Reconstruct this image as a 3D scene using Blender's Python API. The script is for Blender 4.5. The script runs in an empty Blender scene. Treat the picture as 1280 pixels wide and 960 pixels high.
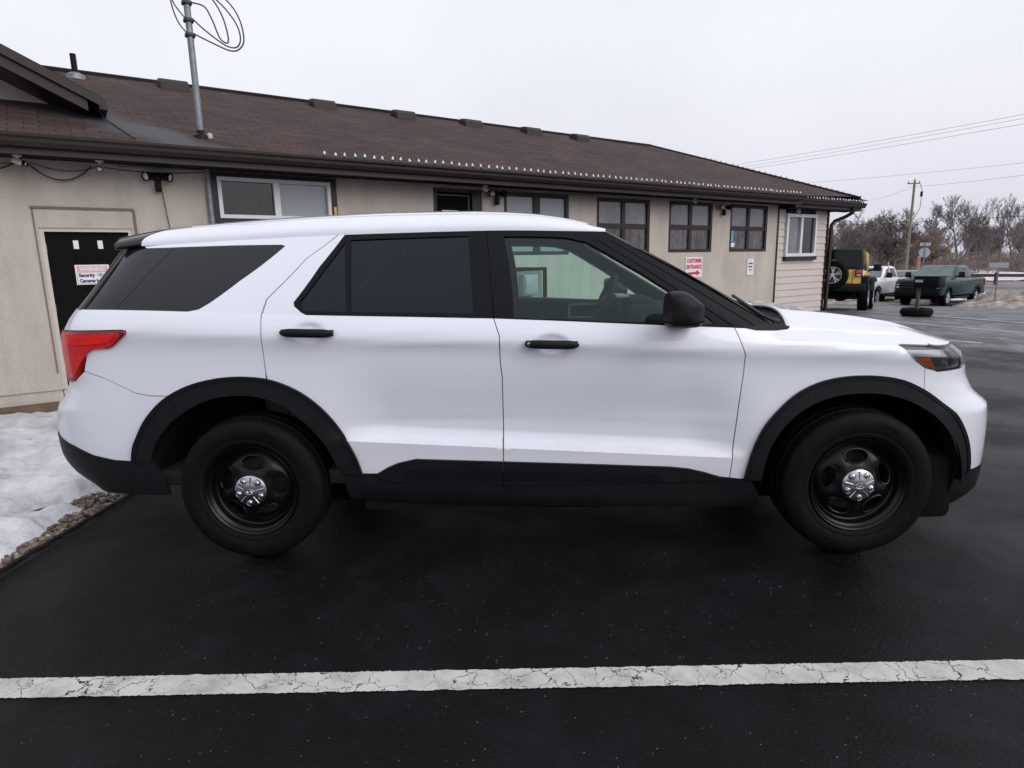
import bpy, bmesh, math, random
import numpy as np
from mathutils import Vector, Matrix, noise
from mathutils.geometry import delaunay_2d_cdt

R = math.radians
PI = math.pi
random.seed(11)
scene = bpy.context.scene
COL = scene.collection
CAM = (1.4087, -2.9303, 1.4805)

# ------------------------------------------------------------------ objects
def tag(o, label=None, cat=None, group=None, kind=None):
    if label: o['label'] = label
    if cat: o['category'] = cat
    if group: o['group'] = group
    if kind: o['kind'] = kind
    return o

def empty(name, loc, rz=0.0, label=None, cat=None, group=None):
    o = bpy.data.objects.new(name, None)
    COL.objects.link(o)
    o.location = loc
    o.rotation_euler = (0, 0, rz)
    o.empty_display_size = 0.2
    return tag(o, label, cat, group)

def copy_tree(o, parent=None):
    c = o.copy()
    COL.objects.link(c)
    c.parent = parent
    for ch in list(o.children):
        copy_tree(ch, c)
    return c

class MB:
    """collects primitives and links them as ONE mesh object"""
    def __init__(self):
        self.v = []; self.f = []; self.n = []; self.sm = []; self.uv = None
    def add(self, verts, faces, smooth=False):
        b = len(self.v)
        self.v += [tuple(map(float, p)) for p in verts]
        self.f += [tuple(i + b for i in f) for f in faces]
        self.sm += [smooth] * len(faces)
        return self
    def box(self, a, b, taper=None):
        (x0, y0, z0), (x1, y1, z1) = a, b
        v = [(x0,y0,z0),(x1,y0,z0),(x1,y1,z0),(x0,y1,z0),(x0,y0,z1),(x1,y0,z1),(x1,y1,z1),(x0,y1,z1)]
        if taper:
            cx, cy = (x0+x1)/2, (y0+y1)/2
            v = v[:4] + [(cx+(p[0]-cx)*taper[0], cy+(p[1]-cy)*taper[1], p[2]) for p in v[4:]]
        return self.add(v, [(3,2,1,0),(4,5,6,7),(0,1,5,4),(1,2,6,5),(2,3,7,6),(3,0,4,7)])
    def bbox(self, a, b, r=0.01, seg=2):
        """box with rounded edges"""
        bm = bmesh.new()
        bmesh.ops.create_cube(bm, size=1)
        a = Vector(a); b = Vector(b); c = (a+b)/2; s = b-a
        for q in bm.verts: q.co = Vector((c.x+q.co.x*s.x, c.y+q.co.y*s.y, c.z+q.co.z*s.z))
        bmesh.ops.bevel(bm, geom=list(bm.edges), offset=min(r, 0.49*min(abs(s.x),abs(s.y),abs(s.z))), segments=seg, profile=0.5, affect='EDGES')
        return self.frombm(bm, True)
    def frombm(self, bm, smooth=False):
        bm.verts.index_update()
        self.add([q.co for q in bm.verts], [[q.index for q in f.verts] for f in bm.faces], smooth)
        bm.free(); return self
    def tube(self, pts, r, n=8, caps=True, smooth=True):
        pts = [Vector(q) for q in pts]
        rr = r if isinstance(r, (list, tuple)) else [r]*len(pts)
        vs = []; fs = []
        up = None
        for i, q in enumerate(pts):
            t = (pts[min(i+1, len(pts)-1)] - pts[max(i-1, 0)]).normalized()
            if up is None:
                up = Vector((0,0,1)) if abs(t.z) < 0.9 else Vector((1,0,0))
            a = (up - t*up.dot(t)).normalized(); b = t.cross(a); up = a
            for k in range(n):
                w = 2*PI*k/n
                vs.append(q + (a*math.cos(w)+b*math.sin(w))*rr[i])
        for i in range(len(pts)-1):
            for k in range(n):
                k2 = (k+1) % n
                fs.append((i*n+k, i*n+k2, (i+1)*n+k2, (i+1)*n+k))
        self.add(vs, fs, smooth)
        if caps:
            m = len(pts)-1
            self.add([vs[k] for k in range(n)], [tuple(range(n))[::-1]])
            self.add([vs[m*n+k] for k in range(n)], [tuple(range(n))])
        return self
    def lathe(self, prof, M=None, n=48, closed=False, smooth=True):
        """prof = [(r, h)] revolved about local Z, then moved by matrix M"""
        M = M or Matrix()
        vs = []; fs = []; m = len(prof)
        for r, h in prof:
            for k in range(n):
                w = 2*PI*k/n
                vs.append(M @ Vector((r*math.cos(w), r*math.sin(w), h)))
        for i in range(m if closed else m-1):
            j = (i+1) % m
            for k in range(n):
                k2 = (k+1) % n
                fs.append((i*n+k, i*n+k2, j*n+k2, j*n+k))
        return self.add(vs, fs, smooth)
    def prism(self, poly, y0, y1, inset=0.0, ky=None, axis='y'):
        """polygon in (x,z) extruded along y, edges chamfered by inset; ky(z) scales the width about the middle"""
        n = len(poly); yc = (y0+y1)/2
        P = [Vector((q[0], q[1])) for q in poly]
        area = sum(P[i].x*P[(i+1)%n].y - P[(i+1)%n].x*P[i].y for i in range(n))
        if area < 0: P = P[::-1]
        def ins(d):
            out = []
            for i in range(n):
                a, b, c = P[i-1], P[i], P[(i+1) % n]
                e1 = (b-a).normalized(); e2 = (c-b).normalized()
                n1 = Vector((-e1.y, e1.x)); n2 = Vector((-e2.y, e2.x))
                m = n1+n2
                if m.length < 1e-6: m = n1
                m = m.normalized(); k = 1/max(0.5, m.dot(n1))
                out.append(b+m*d*k)
            return out
        if inset > 0: layers = [(y0, inset), (y0+inset*.35, inset*.3), (y0+inset, 0), (y1-inset, 0), (y1-inset*.35, inset*.3), (y1, inset)]
        else: layers = [(y0, 0), (y1, 0)]
        vs = []; fs = []
        for y, d in layers:
            for q in (ins(d) if d else P):
                k = ky(q.y) if ky else 1
                vs.append((q.x, yc+(y-yc)*k, q.y))
        for l in range(len(layers)-1):
            for i in range(n):
                j = (i+1) % n
                fs.append((l*n+i, l*n+j, (l+1)*n+j, (l+1)*n+i))
        self.add(vs, fs)
        # caps
        L = len(layers)-1
        self.capfan([vs[i] for i in range(n)], False)
        self.capfan([vs[L*n+i] for i in range(n)], True)
        return self
    def capfan(self, ring, flip):
        from mathutils.geometry import tessellate_polygon
        tri = tessellate_polygon([[Vector(q) for q in ring]])
        self.add(ring, [tuple(t) for t in tri])
    def mesh(self, name, mat, recalc=True):
        me = bpy.data.meshes.new(name)
        me.from_pydata(self.v, [], self.f)
        me.update()
        if recalc:
            bm = bmesh.new(); bm.from_mesh(me)
            bmesh.ops.remove_doubles(bm, verts=bm.verts, dist=1e-5)
            bmesh.ops.recalc_face_normals(bm, faces=bm.faces)
            sm = {}
            bm.to_mesh(me); bm.free()
        if isinstance(mat, (list, tuple)):
            for m in mat: me.materials.append(m)
        elif mat: me.materials.append(mat)
        return me
    def build(self, name, mat, parent=None, smooth=None, angle=35, recalc=True, origin=None):
        if parent is None and origin is None:
            xs = np.array(self.v); origin = ((xs[:,0].min()+xs[:,0].max())/2, (xs[:,1].min()+xs[:,1].max())/2, xs[:,2].min())
        if origin is not None:
            self.v = [(p[0]-origin[0], p[1]-origin[1], p[2]-origin[2]) for p in self.v]
        anysm = any(self.sm) if smooth is None else smooth
        me = self.mesh(name, mat, recalc)
        if anysm:
            me.polygons.foreach_set('use_smooth', [True]*len(me.polygons))
            me.set_sharp_from_angle(angle=R(angle))
        o = bpy.data.objects.new(name, me)
        COL.objects.link(o)
        if parent is not None: o.parent = parent
        if origin is not None: o.location = origin
        return o

def AX(o, d, up=(0,0,1)):
    """matrix whose local Z looks along d, origin o"""
    z = Vector(d).normalized(); u = Vector(up)
    if abs(z.dot(u)) > .98: u = Vector((0,1,0))
    x = u.cross(z).normalized(); y = z.cross(x)
    M = Matrix((x, y, z)).transposed().to_4x4(); M.translation = Vector(o)
    return M

def textmesh(s, size, mat, parent, M, name='lettering', width=None, ex=0.0015, spacing=1.0, bold=0.0):
    cu = bpy.data.curves.new('txt', 'FONT'); cu.body = s; cu.size = size; cu.align_x = 'CENTER'; cu.align_y = 'CENTER'
    cu.extrude = ex; cu.space_character = spacing; cu.offset = bold; cu.resolution_u = 3
    o = bpy.data.objects.new('txt', cu); COL.objects.link(o)
    bpy.context.view_layer.update()
    me = bpy.data.meshes.new_from_object(o.evaluated_get(bpy.context.evaluated_depsgraph_get()))
    bpy.data.objects.remove(o); bpy.data.curves.remove(cu)
    xs = [v.co.x for v in me.vertices]
    k = width/(max(xs)-min(xs)) if width else 1
    me.transform(Matrix.Diagonal((k, 1, 1, 1))); me.transform(M)
    me.materials.clear(); me.materials.append(mat); me.name = name
    o = bpy.data.objects.new(name, me); COL.objects.link(o); o.parent = parent
    return o

# ------------------------------------------------------------------ materials
def mat(name):
    m = bpy.data.materials.new(name); m.use_nodes = True
    nt = m.node_tree; b = nt.nodes['Principled BSDF']
    return m, nt, b
def N(nt, t, **kw):
    n = nt.nodes.new(t)
    for k, v in kw.items():
        if k.startswith('i_'): n.inputs[k[2:]].default_value = v
        else: setattr(n, k, v)
    return n
def L(nt, a, b): nt.links.new(a, b)
def ramp(nt, fac, stops):
    r = N(nt, 'ShaderNodeValToRGB'); e = r.color_ramp.elements
    while len(e) > 1: e.remove(e[-1])
    e[0].position = stops[0][0]; e[0].color = (*stops[0][1], 1)
    for p, c in stops[1:]:
        q = e.new(p); q.color = (*c, 1)
    L(nt, fac, r.inputs[0]); return r
def noisetex(nt, scale, detail=4, rough=.55, vec=None, coord='Object', dist=0.0, stretch=None):
    tc = N(nt, 'ShaderNodeTexCoord')
    src = tc.outputs[coord]
    if stretch:
        mp = N(nt, 'ShaderNodeMapping'); mp.inputs['Scale'].default_value = stretch
        L(nt, src, mp.inputs[0]); src = mp.outputs[0]
    n = N(nt, 'ShaderNodeTexNoise'); n.inputs['Scale'].default_value = scale; n.inputs['Detail'].default_value = detail
    n.inputs['Roughness'].default_value = rough; n.inputs['Distortion'].default_value = dist
    L(nt, src, n.inputs['Vector']); return n
def bump(nt, b, h, strength=.3, dist=.01, prev=None):
    bp = N(nt, 'ShaderNodeBump'); bp.inputs['Strength'].default_value = strength; bp.inputs['Distance'].default_value = dist
    L(nt, h, bp.inputs['Height'])
    if prev is not None: L(nt, prev, bp.inputs['Normal'])
    L(nt, bp.outputs[0], b.inputs['Normal']); return bp
def plain(name, col, rough=.5, metal=0.0, coat=0.0, var=0.12, scale=6.0, spec=.5, bmp=0.0, bscale=200.0, coord='Object'):
    m, nt, b = mat(name)
    n = noisetex(nt, scale, 5, .6, coord=coord)
    c0 = tuple(max(0, c*(1-var)) for c in col); c1 = tuple(min(1, c*(1+var)) for c in col)
    r = ramp(nt, n.outputs[0], [(.3, c0), (.7, c1)])
    L(nt, r.outputs[0], b.inputs['Base Color'])
    b.inputs['Roughness'].default_value = rough; b.inputs['Metallic'].default_value = metal
    b.inputs['Coat Weight'].default_value = coat; b.inputs['Coat Roughness'].default_value = .06
    b.inputs['Specular IOR Level'].default_value = spec
    if bmp:
        n2 = noisetex(nt, bscale, 3, .6, coord=coord)
        bump(nt, b, n2.outputs[0], bmp, .004)
    return m
def clearglass(name, tint, refl=(1.0, 1.0, 1.0), rough=0.0):
    m, nt, b = mat(name)
    nt.nodes.remove(b)
    out = nt.nodes['Material Output']
    fr = N(nt, 'ShaderNodeFresnel'); fr.inputs['IOR'].default_value = 1.5
    tr = N(nt, 'ShaderNodeBsdfTransparent'); tr.inputs[0].default_value = (*tint, 1)
    gl = N(nt, 'ShaderNodeBsdfGlossy'); gl.inputs['Roughness'].default_value = rough; gl.inputs[0].default_value = (*refl, 1)
    mx = N(nt, 'ShaderNodeMixShader')
    L(nt, fr.outputs[0], mx.inputs[0]); L(nt, tr.outputs[0], mx.inputs[1]); L(nt, gl.outputs[0], mx.inputs[2]); L(nt, mx.outputs[0], out.inputs[0])
    return m

MT = {}
def paint_mat():
    m, nt, b = mat('white_car_paint')
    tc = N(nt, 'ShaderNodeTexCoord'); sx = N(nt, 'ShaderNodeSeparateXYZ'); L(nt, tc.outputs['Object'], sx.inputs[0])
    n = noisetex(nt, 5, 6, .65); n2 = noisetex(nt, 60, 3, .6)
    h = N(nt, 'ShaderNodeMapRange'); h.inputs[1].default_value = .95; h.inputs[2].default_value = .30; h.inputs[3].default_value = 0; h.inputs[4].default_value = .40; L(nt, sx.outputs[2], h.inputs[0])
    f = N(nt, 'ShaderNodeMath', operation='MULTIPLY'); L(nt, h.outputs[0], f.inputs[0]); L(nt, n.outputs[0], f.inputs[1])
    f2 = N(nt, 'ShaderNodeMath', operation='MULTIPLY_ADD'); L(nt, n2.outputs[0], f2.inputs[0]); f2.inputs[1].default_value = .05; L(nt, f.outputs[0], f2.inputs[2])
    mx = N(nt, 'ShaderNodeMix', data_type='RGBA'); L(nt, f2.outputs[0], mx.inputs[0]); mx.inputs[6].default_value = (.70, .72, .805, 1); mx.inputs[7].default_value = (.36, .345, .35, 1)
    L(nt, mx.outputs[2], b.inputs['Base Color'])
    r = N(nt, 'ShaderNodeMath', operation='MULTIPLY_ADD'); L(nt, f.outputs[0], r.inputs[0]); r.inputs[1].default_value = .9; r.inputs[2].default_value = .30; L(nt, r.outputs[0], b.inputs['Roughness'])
    b.inputs['Coat Weight'].default_value = 1.0; b.inputs['Coat Roughness'].default_value = .03
    return m
MT['paint'] = paint_mat()
MT['blackplastic'] = plain('black_plastic', (.006, .0065, .008), .5, var=.25, scale=12, spec=.2, bmp=.15, bscale=900)
MT['darkunder'] = plain('under_body', (.006, .006, .006), .9, var=.2, spec=.1)
MT['gloss_black'] = plain('gloss_black', (.010, .0115, .017), .05, var=.1, spec=.42)
MT['satin_black'] = plain('satin_black_trim', (.006, .007, .010), .42, var=.1, spec=.12)
MT['rubber'] = plain('tyre_rubber', (.005, .005, .0055), .65, var=.3, scale=30, spec=.09)
MT['rimblack'] = plain('black_steel', (.003, .003, .0035), .28, var=.2, scale=15, spec=.25)
MT['chrome'] = plain('chrome', (.50, .48, .52), .20, metal=1.0, var=.06, scale=40)
MT['interior'] = plain('interior_grey', (.020, .022, .023), .7, var=.15, scale=10)
MT['interior_light'] = plain('headliner', (.10, .11, .11), .85, var=.05)
MT['clear'] = clearglass('window_glass', (.76, .95, .91), (.80, 1.0, 1.0))
MT['shield'] = clearglass('windscreen_glass', (.45, .54, .53), (.4, .4, .4))
MT['tint'] = clearglass('tinted_glass', (.035, .040, .048), (.66, .76, .92))
MT['lens'] = clearglass('lamp_lens', (.86, .88, .90))
MT['amber'] = plain('amber_reflector', (.75, .16, .03), .25, var=.1, coat=.6)
MT['brown_trim'] = plain('dark_brown_trim', (.024, .0145, .0145), .45, var=.25, scale=5, spec=.3)
MT['soffit'] = plain('brown_soffit', (.014, .010, .009), .7, var=.2, spec=.12)
MT['white_vinyl'] = plain('white_vinyl', (.62, .62, .64), .4, var=.05)
MT['darkroom'] = plain('dark_room', (.006, .006, .006), .9, spec=.1)
MT['galv'] = plain('galvanised_steel', (.20, .22, .24), .5, metal=.5, var=.25, scale=12)
MT['greybox'] = plain('grey_utility_paint', (.30, .31, .31), .5, var=.1)
MT['cable'] = plain('black_cable', (.010, .009, .012), .5)
MT['whiteplastic'] = plain('white_plastic', (.6, .6, .58), .4, var=.06)
MT['brass'] = plain('brass', (.32, .22, .08), .35, metal=.8, var=.2)
MT['wood_pole'] = plain('weathered_wood', (.20, .17, .14), .85, var=.3, scale=9)
MT['red'] = plain('sign_red', (.55, .03, .06), .5, var=.1)
MT['pink'] = plain('faded_red', (.62, .34, .38), .5, var=.1, scale=40)
MT['navy'] = plain('navy_ink', (.03, .03, .10), .5)
MT['signwhite'] = plain('sign_white', (.70, .68, .72), .45, var=.06)
MT['silver'] = plain('aluminium_sheet', (.42, .45, .50), .45, metal=.3, var=.08)

def tail_mat():
    m, nt, b = mat('red_lamp')
    tc = N(nt, 'ShaderNodeTexCoord')
    w = N(nt, 'ShaderNodeTexVoronoi'); w.inputs['Scale'].default_value = 55; L(nt, tc.outputs['Object'], w.inputs['Vector'])
    r = ramp(nt, w.outputs['Distance'], [(.0, (.42, .008, .010)), (.6, (.62, .016, .018))])
    L(nt, r.outputs[0], b.inputs['Base Color']); b.inputs['Roughness'].default_value = .25
    b.inputs['Coat Weight'].default_value = .8; b.inputs['Coat Roughness'].default_value = .04
    return m
MT['tail'] = tail_mat()
MT['tail_bright'] = plain('bright_red_lamp', (.80, .020, .022), .2, var=.08, scale=30, coat=.8)
MT['tail_dark'] = plain('dark_red_edge', (.10, .006, .014), .25, coat=.6)

def stucco_mat():
    m, nt, b = mat('painted_stucco')
    big = noisetex(nt, .9, 5, .6)
    st = noisetex(nt, 3.0, 4, .6, stretch=(1, 1, .18))
    mx = N(nt, 'ShaderNodeMix', data_type='RGBA'); mx.inputs[0].default_value = .5
    r1 = ramp(nt, big.outputs[0], [(.3, (.46, .41, .36)), (.7, (.58, .52, .46))])
    r2 = ramp(nt, st.outputs[0], [(.28, (.37, .325, .28)), (.55, (.56, .50, .445)), (.7, (.60, .54, .48))])
    L(nt, r1.outputs[0], mx.inputs[6]); L(nt, r2.outputs[0], mx.inputs[7])
    fn = noisetex(nt, 55, 6, .7)
    r3 = ramp(nt, fn.outputs[0], [(.35, (.78, .77, .76)), (.6, (1, 1, 1))])
    mu = N(nt, 'ShaderNodeMix', data_type='RGBA', blend_type='MULTIPLY'); mu.inputs[0].default_value = 1
    L(nt, mx.outputs[2], mu.inputs[6]); L(nt, r3.outputs[0], mu.inputs[7])
    L(nt, mu.outputs[2], b.inputs['Base Color'])
    b.inputs['Roughness'].default_value = .9; b.inputs['Specular IOR Level'].default_value = .2
    bp = bump(nt, b, fn.outputs[0], .55, .02)
    n2 = noisetex(nt, 8, 3, .5); bump(nt, b, n2.outputs[0], .3, .02, bp.outputs[0])
    return m
MT['stucco'] = stucco_mat()
MT['siding'] = plain('beige_siding', (.52, .455, .425), .7, var=.06, scale=2)

def shingle_mat():
    m, nt, b = mat('brown_shingles')
    uv = N(nt, 'ShaderNodeUVMap')
    br = N(nt, 'ShaderNodeTexBrick'); br.offset = .5
    br.inputs['Scale'].default_value = 1; br.inputs['Brick Width'].default_value = .30; br.inputs['Row Height'].default_value = .135
    br.inputs['Mortar Size'].default_value = .009; br.inputs['Mortar Smooth'].default_value = .2; br.inputs['Bias'].default_value = 0
    br.inputs['Color1'].default_value = (.040, .0215, .0195, 1); br.inputs['Color2'].default_value = (.072, .0405, .036, 1); br.inputs['Mortar'].default_value = (.014, .0095, .009, 1)
    L(nt, uv.outputs[0], br.inputs['Vector'])
    n1 = noisetex(nt, .7, 5, .65)
    r1 = ramp(nt, n1.outputs[0], [(.32, (.62, .62, .66)), (.68, (1.15, 1.10, 1.08))])
    n2 = noisetex(nt, 70, 3, .7)
    r2 = ramp(nt, n2.outputs[0], [(.3, (.62, .62, .62)), (.7, (1.25, 1.25, 1.25))])
    a = N(nt, 'ShaderNodeMix', data_type='RGBA', blend_type='MULTIPLY'); a.inputs[0].default_value = 1
    c = N(nt, 'ShaderNodeMix', data_type='RGBA', blend_type='MULTIPLY'); c.inputs[0].default_value = 1
    L(nt, br.outputs[0], a.inputs[6]); L(nt, r1.outputs[0], a.inputs[7]); L(nt, a.outputs[2], c.inputs[6]); L(nt, r2.outputs[0], c.inputs[7])
    # damp strip running down from the upper roof
    tc = N(nt, 'ShaderNodeTexCoord'); sx = N(nt, 'ShaderNodeSeparateXYZ'); L(nt, tc.outputs['Object'], sx.inputs[0])
    nn = noisetex(nt, 1.6, 4, .6)
    def mth(op, x, y):
        q = N(nt, 'ShaderNodeMath', operation=op)
        for i, z in enumerate((x, y)):
            if isinstance(z, (int, float)): q.inputs[i].default_value = z
            else: L(nt, z, q.inputs[i])
        return q.outputs[0]
    # distance from a slanting line u = 1.15 - .75*(v-.3)
    line = mth('ADD', sx.outputs[0], mth('MULTIPLY', sx.outputs[1], .85))
    d = mth('ABSOLUTE', mth('SUBTRACT', line, 1.28), 0)
    w = mth('SUBTRACT', .62, d); w = mth('ADD', w, mth('MULTIPLY', mth('SUBTRACT', nn.outputs[0], .5), 1.1))
    lim = mth('MULTIPLY', mth('LESS_THAN', sx.outputs[1], 1.15), mth('LESS_THAN', sx.outputs[0], 3.2))
    w = mth('MULTIPLY', w, lim)
    rw = ramp(nt, w, [(.02, (0, 0, 0)), (.42, (1, 1, 1))])
    rr = ramp(nt, w, [(.02, (.9, .9, .9)), (.42, (.66, .66, .66))])
    rcol = N(nt, 'ShaderNodeMix', data_type='RGBA'); L(nt, rw.outputs[0], rcol.inputs[0]); L(nt, c.outputs[2], rcol.inputs[6]); rcol.inputs[7].default_value = (.046, .044, .052, 1)
    L(nt, rcol.outputs[2], b.inputs['Base Color']); L(nt, rr.outputs[0], b.inputs['Roughness'])
    b.inputs['Specular IOR Level'].default_value = .35
    bp = bump(nt, b, br.outputs['Fac'], .6, -.012)
    bump(nt, b, n2.outputs[0], .35, .006, bp.outputs[0])
    return m
MT['shingle'] = shingle_mat()

def asphalt_mat():
    m, nt, b = mat('wet_asphalt')
    fine = noisetex(nt, 150, 4, .7); mid = noisetex(nt, 62, 4, .65); big = noisetex(nt, .35, 5, .55)
    tc = N(nt, 'ShaderNodeTexCoord')
    # tone changes from sealed black near the building's parking row to older grey asphalt further out (real paving seam)
    sx = N(nt, 'ShaderNodeSeparateXYZ'); L(nt, tc.outputs['Object'], sx.inputs[0])
    ad = N(nt, 'ShaderNodeMath', operation='MULTIPLY'); L(nt, sx.outputs[1], ad.inputs[0]); ad.inputs[1].default_value = .55
    ad2 = N(nt, 'ShaderNodeMath', operation='ADD'); L(nt, sx.outputs[0], ad2.inputs[0]); L(nt, ad.outputs[0], ad2.inputs[1])
    ad3 = N(nt, 'ShaderNodeMath', operation='MULTIPLY_ADD'); L(nt, big.outputs[0], ad3.inputs[0]); ad3.inputs[1].default_value = 1.2; L(nt, ad2.outputs[0], ad3.inputs[2])
    far = N(nt, 'ShaderNodeMapRange'); far.inputs[1].default_value = 12.9; far.inputs[2].default_value = 13.4; L(nt, ad3.outputs[0], far.inputs[0])
    c_near = ramp(nt, big.outputs[0], [(.35, (.0016, .0023, .0026)), (.7, (.0040, .0050, .0058))])
    c_far = ramp(nt, big.outputs[0], [(.35, (.075, .075, .085)), (.7, (.11, .11, .125))])
    mx = N(nt, 'ShaderNodeMix', data_type='RGBA'); L(nt, far.outputs[0], mx.inputs[0]); L(nt, c_near.outputs[0], mx.inputs[6]); L(nt, c_far.outputs[0], mx.inputs[7])
    rf = ramp(nt, fine.outputs[0], [(.35, (.45, .45, .45)), (.65, (1.5, 1.5, 1.5))])
    mu = N(nt, 'ShaderNodeMix', data_type='RGBA', blend_type='MULTIPLY'); mu.inputs[0].default_value = 1
    L(nt, mx.outputs[2], mu.inputs[6]); L(nt, rf.outputs[0], mu.inputs[7])
    # pale grit and chips
    vo = N(nt, 'ShaderNodeTexVoronoi'); vo.inputs['Scale'].default_value = 62; vo.inputs['Randomness'].default_value = 1; L(nt, tc.outputs['Object'], vo.inputs['Vector'])
    lt = N(nt, 'ShaderNodeMath', operation='LESS_THAN'); L(nt, vo.outputs['Distance'], lt.inputs[0]); lt.inputs[1].default_value = .16
    sc = N(nt, 'ShaderNodeSeparateColor'); L(nt, vo.outputs['Color'], sc.inputs[0])
    gt = N(nt, 'ShaderNodeMath', operation='GREATER_THAN'); L(nt, sc.outputs[0], gt.inputs[0]); gt.inputs[1].default_value = .90
    chip = N(nt, 'ShaderNodeMath', operation='MULTIPLY'); L(nt, lt.outputs[0], chip.inputs[0]); L(nt, gt.outputs[0], chip.inputs[1])
    chc = ramp(nt, sc.outputs[1], [(.0, (.11, .085, .055)), (.6, (.13, .125, .12)), (1, (.04, .04, .04))])
    m2 = N(nt, 'ShaderNodeMix', data_type='RGBA'); L(nt, chip.outputs[0], m2.inputs[0]); L(nt, mu.outputs[2], m2.inputs[6]); L(nt, chc.outputs[0], m2.inputs[7])
    pat = noisetex(nt, 2.6, 6, .7, dist=.6); rp = ramp(nt, pat.outputs[0], [(.34, (.55, .55, .55)), (.5, (1, 1, 1)), (.68, (2.1, 2.15, 2.25))])
    m3 = N(nt, 'ShaderNodeMix', data_type='RGBA', blend_type='MULTIPLY'); m3.inputs[0].default_value = 1; L(nt, m2.outputs[2], m3.inputs[6]); L(nt, rp.outputs[0], m3.inputs[7])
    L(nt, m3.outputs[2], b.inputs['Base Color'])
    rr = ramp(nt, noisetex(nt, .8, 5, .6).outputs[0], [(.40, (.30, .30, .30)), (.60, (.52, .52, .52))])
    L(nt, rr.outputs[0], b.inputs['Roughness'])
    b.inputs['Specular IOR Level'].default_value = .14
    bp = bump(nt, b, mid.outputs[0], .5, .016)
    bp = bump(nt, b, fine.outputs[0], .6, .008, bp.outputs[0])
    return m
MT['asphalt'] = asphalt_mat()

def line_mat(name, tone, crack=True):
    m, nt, b = mat(name)
    tc = N(nt, 'ShaderNodeTexCoord')
    n = noisetex(nt, 7, 8, .75)
    c = ramp(nt, n.outputs[0], [(.3, tuple(t*.60 for t in tone)), (.55, tone), (.8, tuple(min(1, t*1.12) for t in tone))])
    col = c.outputs[0]
    wob = noisetex(nt, 14, 4, .6)
    vm = N(nt, 'ShaderNodeMix', data_type='VECTOR'); vm.inputs[0].default_value = .10
    L(nt, tc.outputs['Object'], vm.inputs[4]); L(nt, wob.outputs['Color'], vm.inputs[5])
    v = N(nt, 'ShaderNodeTexVoronoi', feature='DISTANCE_TO_EDGE'); v.inputs['Scale'].default_value = 11; L(nt, vm.outputs[1], v.inputs['Vector'])
    wd = noisetex(nt, 3.5, 3, .6)
    th = N(nt, 'ShaderNodeMapRange'); th.inputs[1].default_value = .36; th.inputs[2].default_value = .70; th.inputs[3].default_value = .0; th.inputs[4].default_value = .028; L(nt, wd.outputs[0], th.inputs[0])
    lt = N(nt, 'ShaderNodeMath', operation='LESS_THAN'); L(nt, v.outputs[0], lt.inputs[0]); L(nt, th.outputs[0], lt.inputs[1])
    # worn pinholes
    p = noisetex(nt, 190, 2, .5); wear = noisetex(nt, 6, 3, .6)
    pm = N(nt, 'ShaderNodeMath', operation='MULTIPLY'); L(nt, p.outputs[0], pm.inputs[0]); L(nt, wear.outputs[0], pm.inputs[1])
    gp = N(nt, 'ShaderNodeMath', operation='LESS_THAN'); L(nt, pm.outputs[0], gp.inputs[0]); gp.inputs[1].default_value = .130
    mx = N(nt, 'ShaderNodeMath', operation='MAXIMUM'); L(nt, lt.outputs[0], mx.inputs[0]); L(nt, gp.outputs[0], mx.inputs[1])
    f = N(nt, 'ShaderNodeMix', data_type='RGBA'); L(nt, mx.outputs[0], f.inputs[0]); L(nt, col, f.inputs[6]); f.inputs[7].default_value = (.012, .012, .014, 1)
    L(nt, f.outputs[2], b.inputs['Base Color']); b.inputs['Roughness'].default_value = .7; b.inputs['Specular IOR Level'].default_value = .25
    bump(nt, b, n.outputs[0], .3, .004)
    return m
MT['line'] = line_mat('worn_white_line_paint', (.50, .48, .465))
MT['line_far'] = plain('old_white_line_paint', (.36, .36, .38), .7, var=.3, scale=4)

def snow_mat(name, dirt):
    m, nt, b = mat(name)
    n = noisetex(nt, 2.2, 6, .6); f = noisetex(nt, 40, 4, .6)
    if dirt: st = [(.30, (.13, .10, .085)), (.48, (.26, .215, .19)), (.60, (.36, .32, .30)), (.74, (.62, .60, .62))]
    else: st = [(.28, (.26, .25, .26)), (.42, (.50, .50, .54)), (.6, (.64, .65, .69)), (.8, (.74, .75, .78))]
    r = ramp(nt, n.outputs[0], st)
    r2 = ramp(nt, noisetex(nt, 13, 5, .7).outputs[0], [(.27, (.30, .27, .24)), (.36, (.85, .85, .85)), (.5, (1, 1, 1))])
    mu = N(nt, 'ShaderNodeMix', data_type='RGBA', blend_type='MULTIPLY'); mu.inputs[0].default_value = 1
    L(nt, r.outputs[0], mu.inputs[6]); L(nt, r2.outputs[0], mu.inputs[7])
    L(nt, mu.outputs[2], b.inputs['Base Color']); b.inputs['Roughness'].default_value = .75
    bump(nt, b, f.outputs[0], .5, .02)
    return m
MT['snow'] = snow_mat('old_snow', False)
MT['dirtysnow'] = snow_mat('dirty_snow', True)
# ------------------------------------------------------------------ terrain
def gh(x, y):
    r = math.hypot(x-CAM[0], y-CAM[1])
    return float(np.interp(r, [0, 18, 20, 23, 30, 38, 46, 60, 75, 95, 130, 400], [0, 0, -.05, -.22, -.62, -1.08, -1.22, -1.15, -.75, -.45, -.3, 0]))
WA = 0.636041576; WO = (-4.546287, 4.803515)
WDX, WDY = math.cos(WA), math.sin(WA)
def W(u, v, z=0.0): return Vector((WO[0]+WDX*u-WDY*v, WO[1]+WDY*u+WDX*v, z))

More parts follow.
